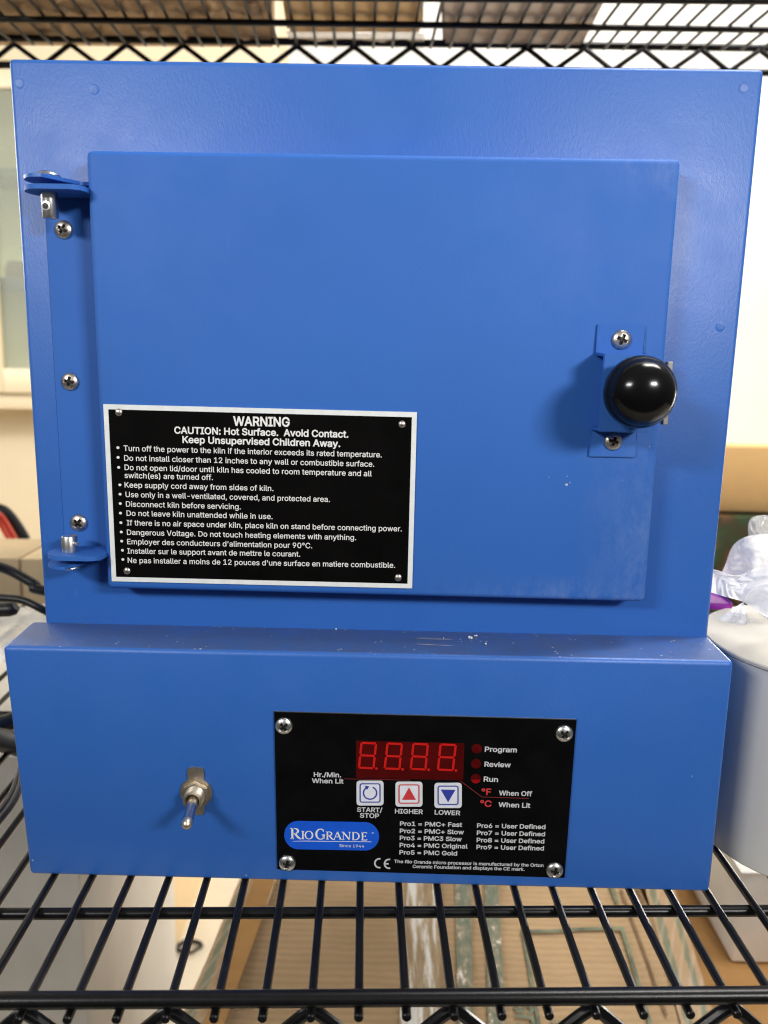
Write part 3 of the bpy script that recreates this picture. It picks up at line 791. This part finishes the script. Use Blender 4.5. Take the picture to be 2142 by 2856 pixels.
# ================================================================== wire shelves
def zigzag(bm, A, B, n, ztop, zlow, r):
    # truss wire along A->B, apex at every step
    pts = []
    A = Vector(A); B = Vector(B)
    for i in range(n*2+1):
        p = A.lerp(B, i/(2*n)); z = ztop if i % 2 == 0 else zlow
        d = (B-A)/(2*n)
        s = 1 if i % 2 == 0 else -1
        k = (ztop - zlow)
        for q in (-.16, -.07, 0, .07, .16):
            pts.append(Vector((p.x + d.x*q, p.y + d.y*q, z - s*k*max(abs(q)-.02, 0)*.93)))
    tube(bm, pts, r, 10)
def make_shelf(label, origin):
    return empty('wire_shelf', origin, label, 'wire shelf', 'black wire shelves of the rack')
# lower shelf
SY = .042; ux = Vector((cos(SY), sin(SY), 0)); uy = Vector((-sin(SY), cos(SY), 0))
low = make_shelf('black wire shelf carrying the blue kiln, its front rail across the bottom', (0, .2, -.004))
def onshelf(u, v, z): return atz(u/K, v/K, z)
rA = onshelf(0, 2791, .0024); rB = onshelf(2142, 2775, .0024); rd = (rB-rA).normalized()
bm = bmesh.new(); tube(bm, [rA - rd*.5, rB + rd*.6], .0042, 16); fin('front_rail', bm, M_BLACKWIRE, low)
cA = onshelf(0, 2549, -.0092); cB = onshelf(2142, 2540, -.0092); cd = (cB-cA).normalized()
for k in range(3):
    o_ = uy * (.27*k)
    bm = bmesh.new(); tube(bm, [cA - cd*.45 + o_, cB + cd*.5 + o_], .0034, 14); fin('cross_bar', bm, M_BLACKWIRE, low)
bm = bmesh.new(); tube(bm, [rA - rd*.5 + uy*.78, rB + rd*.6 + uy*.78], .0034, 12); fin('back_rail', bm, M_BLACKWIRE, low)
W0 = Vector((.01684, 0, -.004)); SPC = .02408
def wirepos(i): return Vector(((.01684 + i*SPC)*cos(.03814), (.01684 + i*SPC)*sin(.03814), -.004))
wdir = Vector((-sin(.03814), cos(.03814), 0))
frontY = rA.lerp(rB, .5).y
for i in range(-20, 22):
    o_ = wirepos(i)
    # front end just past the rail
    tfr = (rA.y + (o_.x - rA.x)*rd.y/rd.x - .0062 - o_.y)/wdir.y
    bm = bmesh.new(); a = o_ + wdir*tfr; b = o_ + wdir*(tfr + .80)
    tube(bm, [a, a + wdir*.0006, b], [.0019, .0024, .0024], 10)
    fin('grid_wire', bm, M_BLACKWIRE, low)
# truss under the front rail, apex at every third wire
pk = [onshelf(467, 2828, -.004), onshelf(1659, 2820, -.004)]
step = (pk[1]-pk[0])/3
zA = pk[0] - step*3; zB = pk[1] + step*3
zA.y = rA.y + (zA.x-rA.x)*rd.y/rd.x + .001; zB.y = rA.y + (zB.x-rA.x)*rd.y/rd.x + .001
bm = bmesh.new(); zigzag(bm, (zA.x, zA.y, 0), (zB.x, zB.y, 0), 9, -.0055, -.036, .0034); fin('truss_wire', bm, M_BLACKWIRE, low)
bm = bmesh.new(); tube(bm, [rA - rd*.5 - Vector((0, 0, .0425)), rB + rd*.6 - Vector((0, 0, .0425))], .0034, 12); fin('lower_rail', bm, M_BLACKWIRE, low)

# upper shelf
ZU = .70
upr = make_shelf('black wire shelf overhead holding cardboard boxes, seen from below across the top', (0, .3, ZU))
bA = atz(0, 105/K, ZU+.004); bB = atz(1659, 134/K, ZU+.004); bd = (bB-bA).normalized()
bm = bmesh.new(); tube(bm, [bA - bd*.4, bB + bd*.4], .0046, 12); fin('back_rail', bm, M_BLACKWIRE, upr)
uA = atz(0, 53/K, ZU-.005); uB = atz(1659, 83/K, ZU-.005); ud = (uB-uA).normalized()
bm = bmesh.new(); tube(bm, [uA - ud*.4, uB + ud*.4], .0036, 12); fin('cross_bar', bm, M_BLACKWIRE, upr)
vA = atz(0, -14/K, ZU-.005); vB = atz(1659, 3/K, ZU-.005); vd = (vB-vA).normalized()
bm = bmesh.new(); tube(bm, [vA - vd*.4, vB + vd*.4], .0036, 12); fin('cross_bar', bm, M_BLACKWIRE, upr)
t0 = atz(298*.663/K, 188*.663/K, ZU); t1 = atz(1570*.663/K, 199*.663/K, ZU); tst = (t1-t0)/16
ydir = Vector((-sin(.050), cos(.050), 0))
for i in range(-7, 50):
    e = t0 + tst*i
    bm = bmesh.new(); tube(bm, [e - ydir*.72, e], .0019, 8); fin('grid_wire', bm, M_BLACKWIRE, upr)
za = t0 - tst*9; zb = t0 + tst*51
zlo = at(17, 182/K, bA.y).z
bm = bmesh.new(); zigzag(bm, (za.x, za.y-.002, 0), (zb.x, zb.y-.002, 0), 20, ZU-.001, zlo+.004, .0031); fin('truss_wire', bm, M_BLACKWIRE, upr)
lA = Vector((bA.x, bA.y, zlo)); lB = Vector((bB.x, bB.y, at(1650, 203/K, bB.y).z))
ld = (lB-lA).normalized()
bm = bmesh.new(); tube(bm, [lA - ld*.4, lB + ld*.4], .0042, 12); fin('lower_rail', bm, M_BLACKWIRE, upr)

# ================================================================== boxes on the upper shelf
def carton(name, pts_px, z, h, mat, label, cat='cardboard box', bev=.004, extra=None, grp=None):
    P = [atz(u, v, z) for u, v in pts_px]
    root = empty(name, sum(P, Vector())/len(P), label, cat, grp)
    bm = bmesh.new(); prism(bm, P, (0, 0, h))
    if bev: bmesh.ops.bevel(bm, geom=bm.edges[:], offset=bev, segments=2, affect='EDGES')
    fin('carton', bm, mat, root)
    if extra: extra(root, P)
    return root
ZS = ZU + .0022
def film_over(root, P, seed=1, m=None, nm='plastic_wrap', z=None, amp=.012, inset_=.0):
    xs = [p.x for p in P]; ys = [p.y for p in P]
    x0, x1, y0, y1 = min(xs), max(xs), min(ys), max(ys)
    bm = bmesh.new(); n = 60; m_ = 40; g = []
    for j in range(m_+1):
        row = []
        for i in range(n+1):
            x = x0 + (x1-x0)*i/n; y = y0 + (y1-y0)*j/m_
            v = noise.fractal(Vector((x*14 + seed, y*18, seed)), 1.0, 2.0, 5)
            row.append(bm.verts.new((x, y, z + abs(v)*amp)))
        g.append(row)
    for j in range(m_):
        for i in range(n): bm.faces.new((g[j][i], g[j][i+1], g[j+1][i+1], g[j+1][i]))
    return fin(nm, bm, m, root)
r1 = carton('cardboard_box', [(-60, -330), (520, -330), (596, 104), (-60, 100)], ZS + .004, .25, M_CARDD, 'dark brown wrinkled box on the overhead wire shelf, leftmost there', grp='boxes on the overhead shelf')
def warp(root, P):
    pass
film_over(r1, [atz(-60, -60, ZS), atz(590, 98, ZS)], 3.1, M_CARDD, 'crumpled_paper', ZS - .0005 + .0005, .016)
r2 = carton('cardboard_box', [(560, -330), (872, -330), (914, 72), (620, 72)], ZS + .001, .22, cardboard('mid_brown_cardboard', (.52, .34, .16), False, .12), 'smooth brown box in the middle of the overhead wire shelf', grp='boxes on the overhead shelf')
wrap = [atz(618, 70, ZS), atz(915, 106, ZS)]
film_over(r2, wrap, 8.3, film_mat('glossy_wrap', (.75, .66, .52), .35), 'tape_flap', ZS, .010)
r3 = carton('cardboard_box', [(938, -330), (1480, -330), (1256, 106), (956, 104)], ZS + .001, .24, M_CARDG, 'grey brown box on the overhead wire shelf beside the bright lamp', grp='boxes on the overhead shelf')
r4 = carton('cardboard_box', [(1340, -60), (1720, -60), (1720, 14), (1340, 4)], ZS + .001, .12, M_CARDD, 'dark box edge at the top right corner above the wire shelf', grp='boxes on the overhead shelf')

# ================================================================== bucket, bag, packet at the right
BX, BY, BR = .3075, .037, .0805
pail = empty('storage_pail', (BX, BY, ZB), 'round white plastic pail with cream lid standing right of the blue kiln', 'pail')
bm = bmesh.new(); lathe(bm, [(0, 0), (0, BR-.002), (.002, BR), (.1357, BR+.0004), (.136, 0)], (BX, BY, ZB), (0, 0, 1), 96); fin('pail_body', bm, M_PAIL, pail)
bm = bmesh.new(); lathe(bm, [(.1362, 0), (.1362, BR+.0004), (.1368, BR+.0012), (.1384, BR+.0012), (.1391, BR+.0004), (.1390, BR-.003), (.1387, 0)], (BX, BY, ZB), (0, 0, 1), 96); fin('lid', bm, M_LID, pail)

def crumple(name, mat, root, c, rad, seed, amp=.35, sub=5, flat=None):
    bm = bmesh.new(); bmesh.ops.create_icosphere(bm, subdivisions=sub, radius=1)
    for v in bm.verts:
        p = v.co.copy(); q = p*1.6 + Vector((seed, seed*1.7, -seed))
        d = noise.ridged_multi_fractal(q, .9, 2.1, 5, 1.0, 2.0) * .22 + noise.noise(p*1.1 + Vector((seed, 0, 0)))*.5
        f = 1 + amp*(d - .35)
        v.co = Vector((c[0] + p.x*rad[0]*f, c[1] + p.y*rad[1]*f, c[2] + p.z*rad[2]*f))
        if flat is not None and v.co.z < flat: v.co.z = flat + (v.co.z-flat)*.02
    return fin(name, bm, mat, root, angle=180)
def sheet(name, mat, root, corners, seed, amp=.012, n=34, freq=22):
    A, B, C_, D = [Vector(c) for c in corners]; bm = bmesh.new(); g = []
    nn = (B-A).cross(D-A).normalized()
    for j in range(n+1):
        row = []
        for i in range(n+1):
            s, t_ = i/n, j/n
            p = A.lerp(B, s).lerp(D.lerp(C_, s), t_)
            r = noise.ridged_multi_fractal(p*freq + Vector((seed, 0, seed)), .9, 2.0, 4, 1.0, 2.0)*.45 + noise.noise(p*freq*.5 + Vector((seed,)*3))
            row.append(bm.verts.new(p + nn*amp*r))
        g.append(row)
    for j in range(n):
        for i in range(n): bm.faces.new((g[j][i], g[j][i+1], g[j+1][i+1], g[j+1][i]))
    return fin(name, bm, mat, root, angle=180)
LZ = ZB + .1388
bag = empty('plastic_bag', (.33, .08, LZ), 'crumpled white plastic bag lying on the cream pail lid', 'plastic bag')
def fan(name, mat, root, K_, rim, seed, folds=9, amp=.010, n=40, m=90, closed=False):
    # film gathered at a point and flaring to a rim, with folds that grow outwards
    K_ = Vector(K_); R_ = spline(rim, 12); bm = bmesh.new(); g = []
    L = len(R_)-1
    for i in range(m+1):
        f = i/m*L; a_ = R_[int(min(f, L-1e-6))].lerp(R_[min(int(f)+1, L)], f-int(min(f, L-1e-6))); row = []
        for j in range(n+1):
            t_ = j/n; p = K_.lerp(a_, t_)
            q_ = Vector((i/m*folds*.55 + .9*noise.noise(Vector((i/m*3, t_*3, seed+5))), t_*1.1, seed))
            w = 1.5*noise.noise(q_) + .9*abs(noise.noise(q_*2.3 + Vector((4, 2, 0)))) + .25*noise.noise(q_*6)
            d = (CAMP - p).normalized()
            off = w*amp*t_**.8 + noise.ridged_multi_fractal(p*26 + Vector((seed,)*3), .9, 2.0, 4, 1, 2)*.003*t_
            bulge = sin(pi*min(1, t_))*.012
            row.append(bm.verts.new(p + d*(off + bulge) + Vector((0, 0, noise.noise(p*30 + Vector((seed, 0, 0)))*.004*t_))))
        g.append(row)
    for i in range(m):
        for j in range(n): bm.faces.new((g[i][j], g[i][j+1], g[i+1][j+1], g[i+1][j]))
    return fin(name, bm, mat, root, angle=180)
KN = at(1606, 1300, .020)
fan('bag_body', M_FILM, bag, at(1650, 1290, .075), [at(1546, 1268, .12), at(1566, 1222, .13), at(1584, 1182, .12), at(1618, 1160, .11), at(1665, 1152, .11), at(1740, 1165, .10)], 2.3, 5, .016)
fan('bag_front', M_FILM, bag, KN, [at(1528, 1282, .05), at(1532, 1226, .07), at(1588, 1240, .05), at(1640, 1226, .04), at(1740, 1215, .02), at(1770, 1290, .0), at(1720, 1362, -.01), at(1668, 1348, .0)], 5.7, 6, .011)
fan('bag_fold', M_FILM, bag, at(1700, 1250, .04), [at(1592, 1262, .04), at(1600, 1290, .03), at(1640, 1318, .015), at(1700, 1340, .0)], 3.1, 4, .008)
fan('bag_tail', M_FILM, bag, KN, [at(1550, 1336, .026), at(1578, 1347, .02), at(1604, 1354, .016), at(1620, 1346, .02)], 8.8, 3, .006)
fan('bag_corner', M_CLEARFILM, bag, at(1650, 1190, .12), [at(1618, 1165, .14), at(1618, 1124, .15), at(1645, 1112, .15), at(1700, 1118, .15)], 4.4, 4, .012)
pk_ = empty('purple_packet', at(1545, 1330, .12), 'small purple packet tucked under the white plastic bag', 'packet')
P0 = at(1536, 1334, .115); P1 = at(1566, 1322, .115); P2 = at(1578, 1298, .135); P3 = at(1532, 1298, .135)
bm = bmesh.new()
box(bm, P0.x-.03, P1.x+.002, .105, .150, LZ+.001, at(1560, 1308, .105).z, .003, 2); fin('packet', bm, M_PURPLE, pk_)

# cartons beyond the pail
def cart(name, x0, x1, y0, y1, z0, z1, mat, label, cat='cardboard box', bev=.004, grp=None):
    root = empty(name, ((x0+x1)/2, (y0+y1)/2, z0), label, cat, grp)
    bm = bmesh.new(); box(bm, x0, x1, y0, y1, z0, z1, bev, 2); fin('carton', bm, mat, root); return root
a = at(1560, 963, .80); b = at(1575, 1106, .80)
c = cart('cardboard_box', .36, .68, .80, .845, b.z, a.z, M_CARDT, 'flat tan cardboard carton standing upright behind the white plastic bag', 'cardboard box')
c2 = cart('printed_carton', .36, .67, .78, 1.12, -.12, b.z-.004, M_PRINTED, 'dark green and brown printed carton under the upright tan carton', 'carton')
c3 = cart('brown_carton', .36, .67, .80, 1.12, -.9, -.122, M_CARDO, 'brown cardboard carton under the dark printed carton', 'carton')

# ================================================================== hutch at the left, far behind
YH_ = 1.75
hx1 = at(597, 100, YH_).x
hz_b = at(0, 886, YH_).z; hz_m = at(0, 852, YH_).z; hz_g0 = at(0, 796, YH_).z; hz_g1 = at(0, 158, YH_).z; hz_top = at(0, 60, YH_).z + .25
gx0 = at(16, 796, YH_).x
hutch = empty('glass_front_cabinet', (-1.0, 2.2, hz_b), 'cream painted wall cabinet with glass doors behind the kiln at far left', 'cabinet')
bm = bmesh.new()
HX0 = -2.4
box(bm, HX0, hx1, YH_+.22, YH_+.24, hz_b, hz_top); box(bm, HX0, hx1, YH_, YH_+.219, hz_b, hz_m); box(bm, HX0, hx1, YH_, YH_+.03, hz_g1+.03, hz_top)
box(bm, HX0, HX0+.03, YH_, YH_+.219, hz_m, hz_g1+.03); box(bm, hx1-.03, hx1, YH_, YH_+.219, hz_m, hz_g1+.03)
fin('cabinet_case', bm, M_CREAM, hutch, smooth=False)
bm = bmesh.new(); box(bm, HX0-.01, hx1+.01, YH_-.012, YH_-.001, hz_b+.004, hz_b+.045, .004); fin('lip_moulding', bm, M_CREAM, hutch)
def cab_door(x0, x1):
    bm = bmesh.new(); w = .06
    box(bm, x0, x0+w, YH_-.024, YH_-.002, hz_m+.006, hz_g1+.02, .003); box(bm, x1-w, x1, YH_-.024, YH_-.002, hz_m+.006, hz_g1+.02, .003)
    box(bm, x0+w, x1-w, YH_-.0235, YH_-.0025, hz_m+.006, hz_g0, .003); box(bm, x0+w, x1-w, YH_-.0235, YH_-.0025, hz_g1-.04, hz_g1+.02, .003)
    d = fin('cabinet_door', bm, M_CREAM, hutch)
    bm = bmesh.new(); box(bm, x0+w-.004, x1-w+.004, YH_-.014, YH_-.010, hz_g0-.004, hz_g1-.036); fin('pane', bm, M_GLASS, d, smooth=False)
cab_door(gx0-.062, gx0+.42); cab_door(gx0+.424, hx1-.004); cab_door(gx0-.55, gx0-.066)
shz = at(30, 612, YH_+.1).z; sh2 = at(30, 376, YH_+.1).z
for z in (shz, sh2):
    bm = bmesh.new(); box(bm, HX0+.03, hx1-.03, YH_+.02, YH_+.218, z-.02, z); fin('cabinet_shelf', bm, simple('grey_shelf', (.20, .22, .26), .5), hutch, smooth=False)
j0 = at(38, 600, YH_+.1)
jar = empty('jar', (j0.x, YH_+.1, shz), 'small brown jar on the shelf behind the cabinet glass', 'jar')
bm = bmesh.new(); lathe(bm, [(0, 0), (0, .03), (.003, .032), (.040, .032), (.045, .026), (.058, .026), (.06, 0)], (j0.x, YH_+.1, shz+.0005), (0, 0, 1), 24); fin('jar_body', bm, simple('brown_glass', (.22, .10, .055), .3), jar)
jb = empty('dark_tray', (j0.x-.1, YH_+.12, shz), 'dark blue tray on the cabinet shelf under the jar', 'tray')
bm = bmesh.new(); box(bm, j0.x-.02, j0.x+.14, YH_+.005, YH_+.019, shz-.03, shz+.008, .003); fin('tray', bm, simple('navy_plastic', (.03, .045, .10), .4), jb)
# beige panel of the counter recess below
bm = bmesh.new(); box(bm, HX0, hx1, YH_+.06, YH_+.09, -.9, hz_b-.001); o = fin('recess_panel', bm, M_TANWALL, hutch, smooth=False)

# ================================================================== things on the shelf at the left
tb_f = atz(0, 1205, .060); tb_b = atz(0, 1162, .060)
tan = empty('cardboard_box', (-.42, tb_f.y+.06, ZB), 'flat light tan box on the shelf behind the black cord', 'cardboard box')
ex = at(66, 1200, tb_f.y).x
bm = bmesh.new(); box(bm, ex-.40, ex-.016, tb_f.y, tb_b.y, ZB, .060, .003); fin('carton', bm, M_CARDL, tan)
bm = bmesh.new(); box(bm, ex-.0155, ex+.03, tb_f.y+.004, tb_b.y-.004, ZB, .0585, .002); fin('end_flap', bm, M_CARDL, tan)
tp = at(5, 1150, tb_b.y+.03)
tool = empty('hand_tool', (tp.x, tp.y, .06), 'red and black tool handle sticking up behind the tan box', 'tool')
bm = bmesh.new(); tube(bm, spline([at(-40, 1104, tp.y), at(-8, 1114, tp.y), at(8, 1132, tp.y), at(28, 1168, tp.y-.005)], 6), .0075, 14); fin('red_grip', bm, M_RED, tool)
bm = bmesh.new(); tube(bm, spline([at(-12, 1098, tp.y+.02), at(12, 1108, tp.y+.02), at(34, 1135, tp.y+.02), at(54, 1168, tp.y+.02)], 6), .009, 14); fin('black_grip', bm, M_RUBBER, tool)
cord = empty('power_cord', at(40, 1245, .40), 'thick black power cord running behind the left side of the kiln', 'power cord')
bm = bmesh.new(); tube(bm, spline([at(-90, 1215, .30), at(-30, 1219, .31), at(20, 1232, .32), at(75, 1262, .32), at(115, 1280, .32), (-.15, .38, .02)], 8), .0052, 14); fin('cable', bm, M_RUBBER, cord)
cord2 = empty('power_cord', at(40, 1300, .25), 'thin black cord with moulded plug lying on clear plastic film', 'power cord')
bm = bmesh.new(); tube(bm, spline([at(-60, 1286, .22), at(0, 1291, .22), at(50, 1297, .22), at(95, 1318, .22), at(125, 1335, .24)], 8), .0036, 12); fin('cable', bm, M_RUBBER, cord2)
bm = bmesh.new(); tube(bm, [at(-50, 1318, .19), at(20, 1316, .19), at(30, 1314, .19), at(35, 1310, .19)], [.0065, .0065, .006, .004], 14); fin('plug', bm, M_RUBBER, cord2)
bg2 = empty('plastic_film', atz(30, 1400, 0), 'crumpled clear plastic film on the shelf left of the kiln', 'plastic film')
A_ = atz(-60, 1318, .012); B2 = atz(120, 1322, .012); C2 = atz(120, 1440, .010); D2_ = atz(-70, 1440, .010)
sheet('film', film_mat('hazy_film', (.88, .88, .85), .12), bg2, [D2_, C2, B2, A_], 6.6, .012, 44, 24)
cord3 = empty('power_cord', atz(10, 1560, .006), 'thick black cord coiled on the wire shelf at far left', 'power cord')
bm = bmesh.new(); tube(bm, spline([atz(-80, 1590, .008), atz(-10, 1570, .008), atz(45, 1548, .008), atz(90, 1520, .008)], 6), .0075, 14); tube(bm, spline([atz(-60, 1590, .006), atz(10, 1600, .006), atz(60, 1612, .006), atz(110, 1620, .006)], 6), .0095, 14)
fin('cable', bm, M_RUBBER, cord3)
cord4 = empty('twin_cord', atz(10, 1720, .004), 'two slim black cables crossing the wire shelf beside the control housing', 'cable')
bm = bmesh.new()
for q in (0, 14):
    tube(bm, spline([atz(-40+q, 1800, .003), atz(6+q, 1745, .003), atz(30+q*.8, 1705, .003), atz(52+q*.3, 1640, .003), atz(80, 1590, .003)], 6), .0026, 10)
fin('cable', bm, M_RUBBER, cord4)

# ================================================================== below the shelf
ZX = -.30
big = empty('cardboard_box', (.09, .45, -.9), 'large kraft carton with green tape under the wire shelf', 'cardboard box')
bm = bmesh.new()
tl = [(-.1447, .10), (.316, .10), (.306, .72), (-.094, .72)]
P = [Vector((x, y, ZX)) for x, y in tl]
n = 48; g = []
for j in range(n+1):
    row = []
    for i in range(n+1):
        s, t_ = i/n, j/n; p = P[0].lerp(P[1], s).lerp(P[3].lerp(P[2], s), t_)
        z = .006*noise.noise(p*6) + .002*noise.noise(p*22) - .004*max(0, 1-abs(s-.905)/.02)*.6
        row.append(bm.verts.new(p + Vector((0, 0, z))))
    g.append(row)
for j in range(n):
    for i in range(n): bm.faces.new((g[j][i], g[j][i+1], g[j+1][i+1], g[j+1][i]))
fin('top_panel', bm, M_CARD, big, angle=180)
bm = bmesh.new(); prism(bm, [Vector((x, y, -.9)) for x, y in [(-.15, .102), (.322, .102), (.312, .718), (-.098, .718)]], (0, 0, .585)); fin('carton_side', bm, M_CARD, big, smooth=False)
def grid_patch(name, quad, mat, root, z, seed=0, amp=.001, n=30, drop=0):
    A, B, C_, D = quad; bm = bmesh.new(); g = []; uvl = bm.loops.layers.uv.new('UVMap'); L2 = (Vector(D)-Vector(A)).length; W2 = (Vector(B)-Vector(A)).length
    for j in range(n+1):
        row = []
        for i in range(n+1):
            s, t_ = i/n, j/n
            p = Vector(A).lerp(Vector(B), s).lerp(Vector(D).lerp(Vector(C_), s), t_)
            b = .006*noise.noise(Vector((p.x, p.y, ZX))*6) + .002*noise.noise(Vector((p.x, p.y, ZX))*22)
            row.append(bm.verts.new((p.x, p.y, p.z + b + amp*noise.noise(p*50 + Vector((seed,)*3)))))
        g.append(row)
    for j in range(n):
        for i in range(n):
            f = bm.faces.new((g[j][i], g[j][i+1], g[j+1][i+1], g[j+1][i]))
            for lp, (a_, b_) in zip(f.loops, ((i, j), (i+1, j), (i+1, j+1), (i, j+1))): lp[uvl].uv = (a_/n, b_/n)
    return fin(name, bm, mat, root, angle=180)
def zq(pts, dz): return [atz(u, v, ZX) + Vector((0, 0, dz)) for u, v in pts]
grid_patch('clear_tape', zq([(858, 2290), (958, 2290), (952, 1850), (884, 1850)], .0035), M_TAPE, big, 0, 2)
def broken_ink(name):
    a = NT(name); n = a.noise(90, 6, .75, a.mapped((1, .5, 1)))
    a.set(a.ramp(n, [(.42, (.13, .165, .105)), (.52, (.21, .22, .15)), (.57, (.40, .29, .17)), (.62, (.92, .90, .84))]), .35, 0, .5); a.bump(a.noise(70, 5, .7), .8, .004); return a.m
M_GTAPE = broken_ink('printed_green_tape')
grid_patch('printed_tape', zq([(990, 2290), (1022, 2290), (1016, 1850), (982, 1850)], .0035), M_GTAPE, big, 0, 5)
grid_patch('printed_tape', zq([(1056, 2290), (1096, 2290), (1072, 1850), (1044, 1850)], .0035), M_GTAPE, big, 0, 9)
# printed green frame and a line of faint upright lettering
def gline(a, b, w=9):
    (u0, v0), (u1, v1) = a, b
    L = sqrt((u1-u0)**2 + (v1-v0)**2); nx, ny = -(v1-v0)/L*w/2, (u1-u0)/L*w/2
    grid_patch('ink_frame', zq([(u0-nx, v0-ny), (u1-nx, v1-ny), (u1+nx, v1+ny), (u0+nx, v0+ny)], .003), M_GREENINK, big, 0, 3, .0003, 14)
M_SCORE = simple('score_line', (.20, .125, .06), .8, nscale=80, namt=.3)
for a_, b_ in (((1341, 1927), (1440, 2200)), ((1362, 1900), (1392, 1960)), ((494, 2138), (590, 1905))):
    L = sqrt((b_[0]-a_[0])**2 + (b_[1]-a_[1])**2); nx, ny = -(b_[1]-a_[1])/L*2.6, (b_[0]-a_[0])/L*2.6
    grid_patch('score_line', zq([(a_[0]-nx, a_[1]-ny), (b_[0]-nx, b_[1]-ny), (b_[0]+nx, b_[1]+ny), (a_[0]+nx, a_[1]+ny)], .0028), M_SCORE, big, 0, 4, .0006, 16)
gline((1128, 2010), (1172, 2260), 8); gline((1124, 2016), (1346, 2010), 7); gline((1342, 2007), (1412, 2240), 8); gline((1312, 1905), (1334, 1958), 7)
# letters printed on the carton, read along the depth direction
def floor_text(body, org, along, upv, cap, bold):
    V, Pf = glyphs(body, bold); bm = bmesh.new(); k = cap/CAP
    vs_ = []
    for v in V:
        p = Vector(org) + Vector(along)*v.x*k + Vector(upv)*v.y*k
        p.z = ZX + .0035 + .006*noise.noise(Vector((p.x, p.y, ZX))*6) + .002*noise.noise(Vector((p.x, p.y, ZX))*22); vs_.append(bm.verts.new(p))
    for f in Pf:
        try: bm.faces.new([vs_[i] for i in f])
        except ValueError: pass
    fin('ink_lettering', bm, M_GREENINK, big, smooth=False)
t_ = atz(1150, 2195, ZX); floor_text('US', t_ + Vector((0, -.018, 0)), (.05, 1, 0), (-1, .05, 0), .017, .03)
t_ = atz(1208, 2215, ZX); floor_text('nte', t_ + Vector((0, -.022, 0)), (.05, 1, 0), (-1, .05, 0), .013, .0)
# tape bands running over the carton's edges
def band(pts, mat, z=.0035): grid_patch('edge_tape', zq(pts, z), mat, big, 0, 7)
def edge_tape(name):
    a = NT(name); tcn = a.n('ShaderNodeTexCoord'); sp = a.n('ShaderNodeSeparateXYZ'); a.l(tcn.outputs['UV'], sp.inputs[0])
    nz = a.noise(40, 4, .6)
    x = a.mul(sp.outputs['X'], a.mul(a.mul(nz, .5, 'SUBTRACT'), .25), 'ADD')
    st = a.ramp(x, [(.10, (0, 0, 0)), (.14, (1, 1, 1)), (.32, (1, 1, 1)), (.36, (0, 0, 0)), (.66, (0, 0, 0)), (.70, (1, 1, 1)), (.84, (1, 1, 1)), (.88, (0, 0, 0))])
    dg = a.n('ShaderNodeTexWave'); dg.inputs['Scale'].default_value = 1.0; dg.inputs['Distortion'].default_value = 1.2
    m = a.n('ShaderNodeMapping'); m.inputs['Scale'].default_value = (1.0, 5.0, 1); m.inputs['Rotation'].default_value = (0, 0, .5); a.l(tcn.outputs['UV'], m.inputs[0]); a.l(m.outputs[0], dg.inputs[0])
    sh = a.ramp(a.mul(dg.outputs['Fac'], a.mul(nz, .4), 'ADD'), [(.95, (0, 0, 0)), (1.12, (1, 1, 1))])
    c = a.mix(a.mul(st, .85), (.42, .28, .16), (.15, .185, .12)); c = a.mix(a.mul(sh, .22), c, (.62, .52, .40))
    a.set(c, .3, 0, .5); a.bump(nz, .6, .004); return a.m
M_EDGET = edge_tape('printed_edge_tape')
band([(1490, 2290), (1568, 2290), (1432, 1850), (1372, 1850)], M_EDGET)
band([(356, 2290), (440, 2290), (600, 1850), (540, 1850)], M_EDGET)
bm = bmesh.new()
# folded lip beside the left tape
Lp = [atz(590, 1880, ZX), atz(560, 1880, ZX), atz(418, 2290, ZX), atz(436, 2290, ZX)]
sheet('left_lip', M_CARDO, big, [Lp[2]+Vector((0, 0, .0085)), Lp[3]+Vector((0.012, 0, .0095)), Lp[0]+Vector((.01, 0, .0095)), Lp[1]+Vector((0, 0, .0085))], 2.2, .0006, 20, 12)
bm.free()
side = empty('cardboard_box', (.62, .4, -.9), 'orange brown carton under the shelf at lower right, below the white box', 'cardboard box')
bm = bmesh.new(); box(bm, .336, 1.0, .05, .80, -.9, -.322, .004); fin('carton', bm, M_CARDO, side)
wl = atz(1580, 2078, -.320)
white = empty('white_box', (wl.x+.1, wl.y+.1, -.32), 'plain white carton resting on the orange brown carton at lower right', 'box')
wz = at(1590, 1889, wl.y).z
bm = bmesh.new(); box(bm, wl.x, wl.x+.30, wl.y, wl.y+.26, -.3198, wz, .002); fin('carton', bm, M_WHITEBOX, white)
bm = bmesh.new(); box(bm, wl.x-.001, wl.x+.301, wl.y-.0012, wl.y+.1, wz-.0002, wz+.0035, .001); fin('lid_flap', bm, M_WHITEBOX, white)
cabf = at(178, 2000, .42)
cabi = empty('metal_cabinet', (-.6, .6, -.9), 'scuffed off-white metal cabinet under the shelf at lower left', 'cabinet')
bm = bmesh.new(); box(bm, -1.15, cabf.x, .42, .83, -.9, -.17, .004); fin('cabinet_case', bm, M_CABINET, cabi)
far = cart('cardboard_box', -1.4, -.42, .95, 1.35, -.9, -.34, M_CARDL, 'light tan carton on the floor behind the off-white cabinet', 'cardboard box')
cw = atz(408, 2046, -.895)
cas = empty('cable_coil', (cw.x, cw.y, -.9), 'small loop of thin black cable on the pale floor beside the big carton', 'cable')
bm = bmesh.new()
tube(bm, [(cw.x + .024*cos(a) + .004*sin(3*a), cw.y + .017*sin(a), -.896 + .0005*a) for a in [2*pi*k/20 for k in range(36)]], .0030, 10)
fin('cable', bm, M_RUBBER, cas)
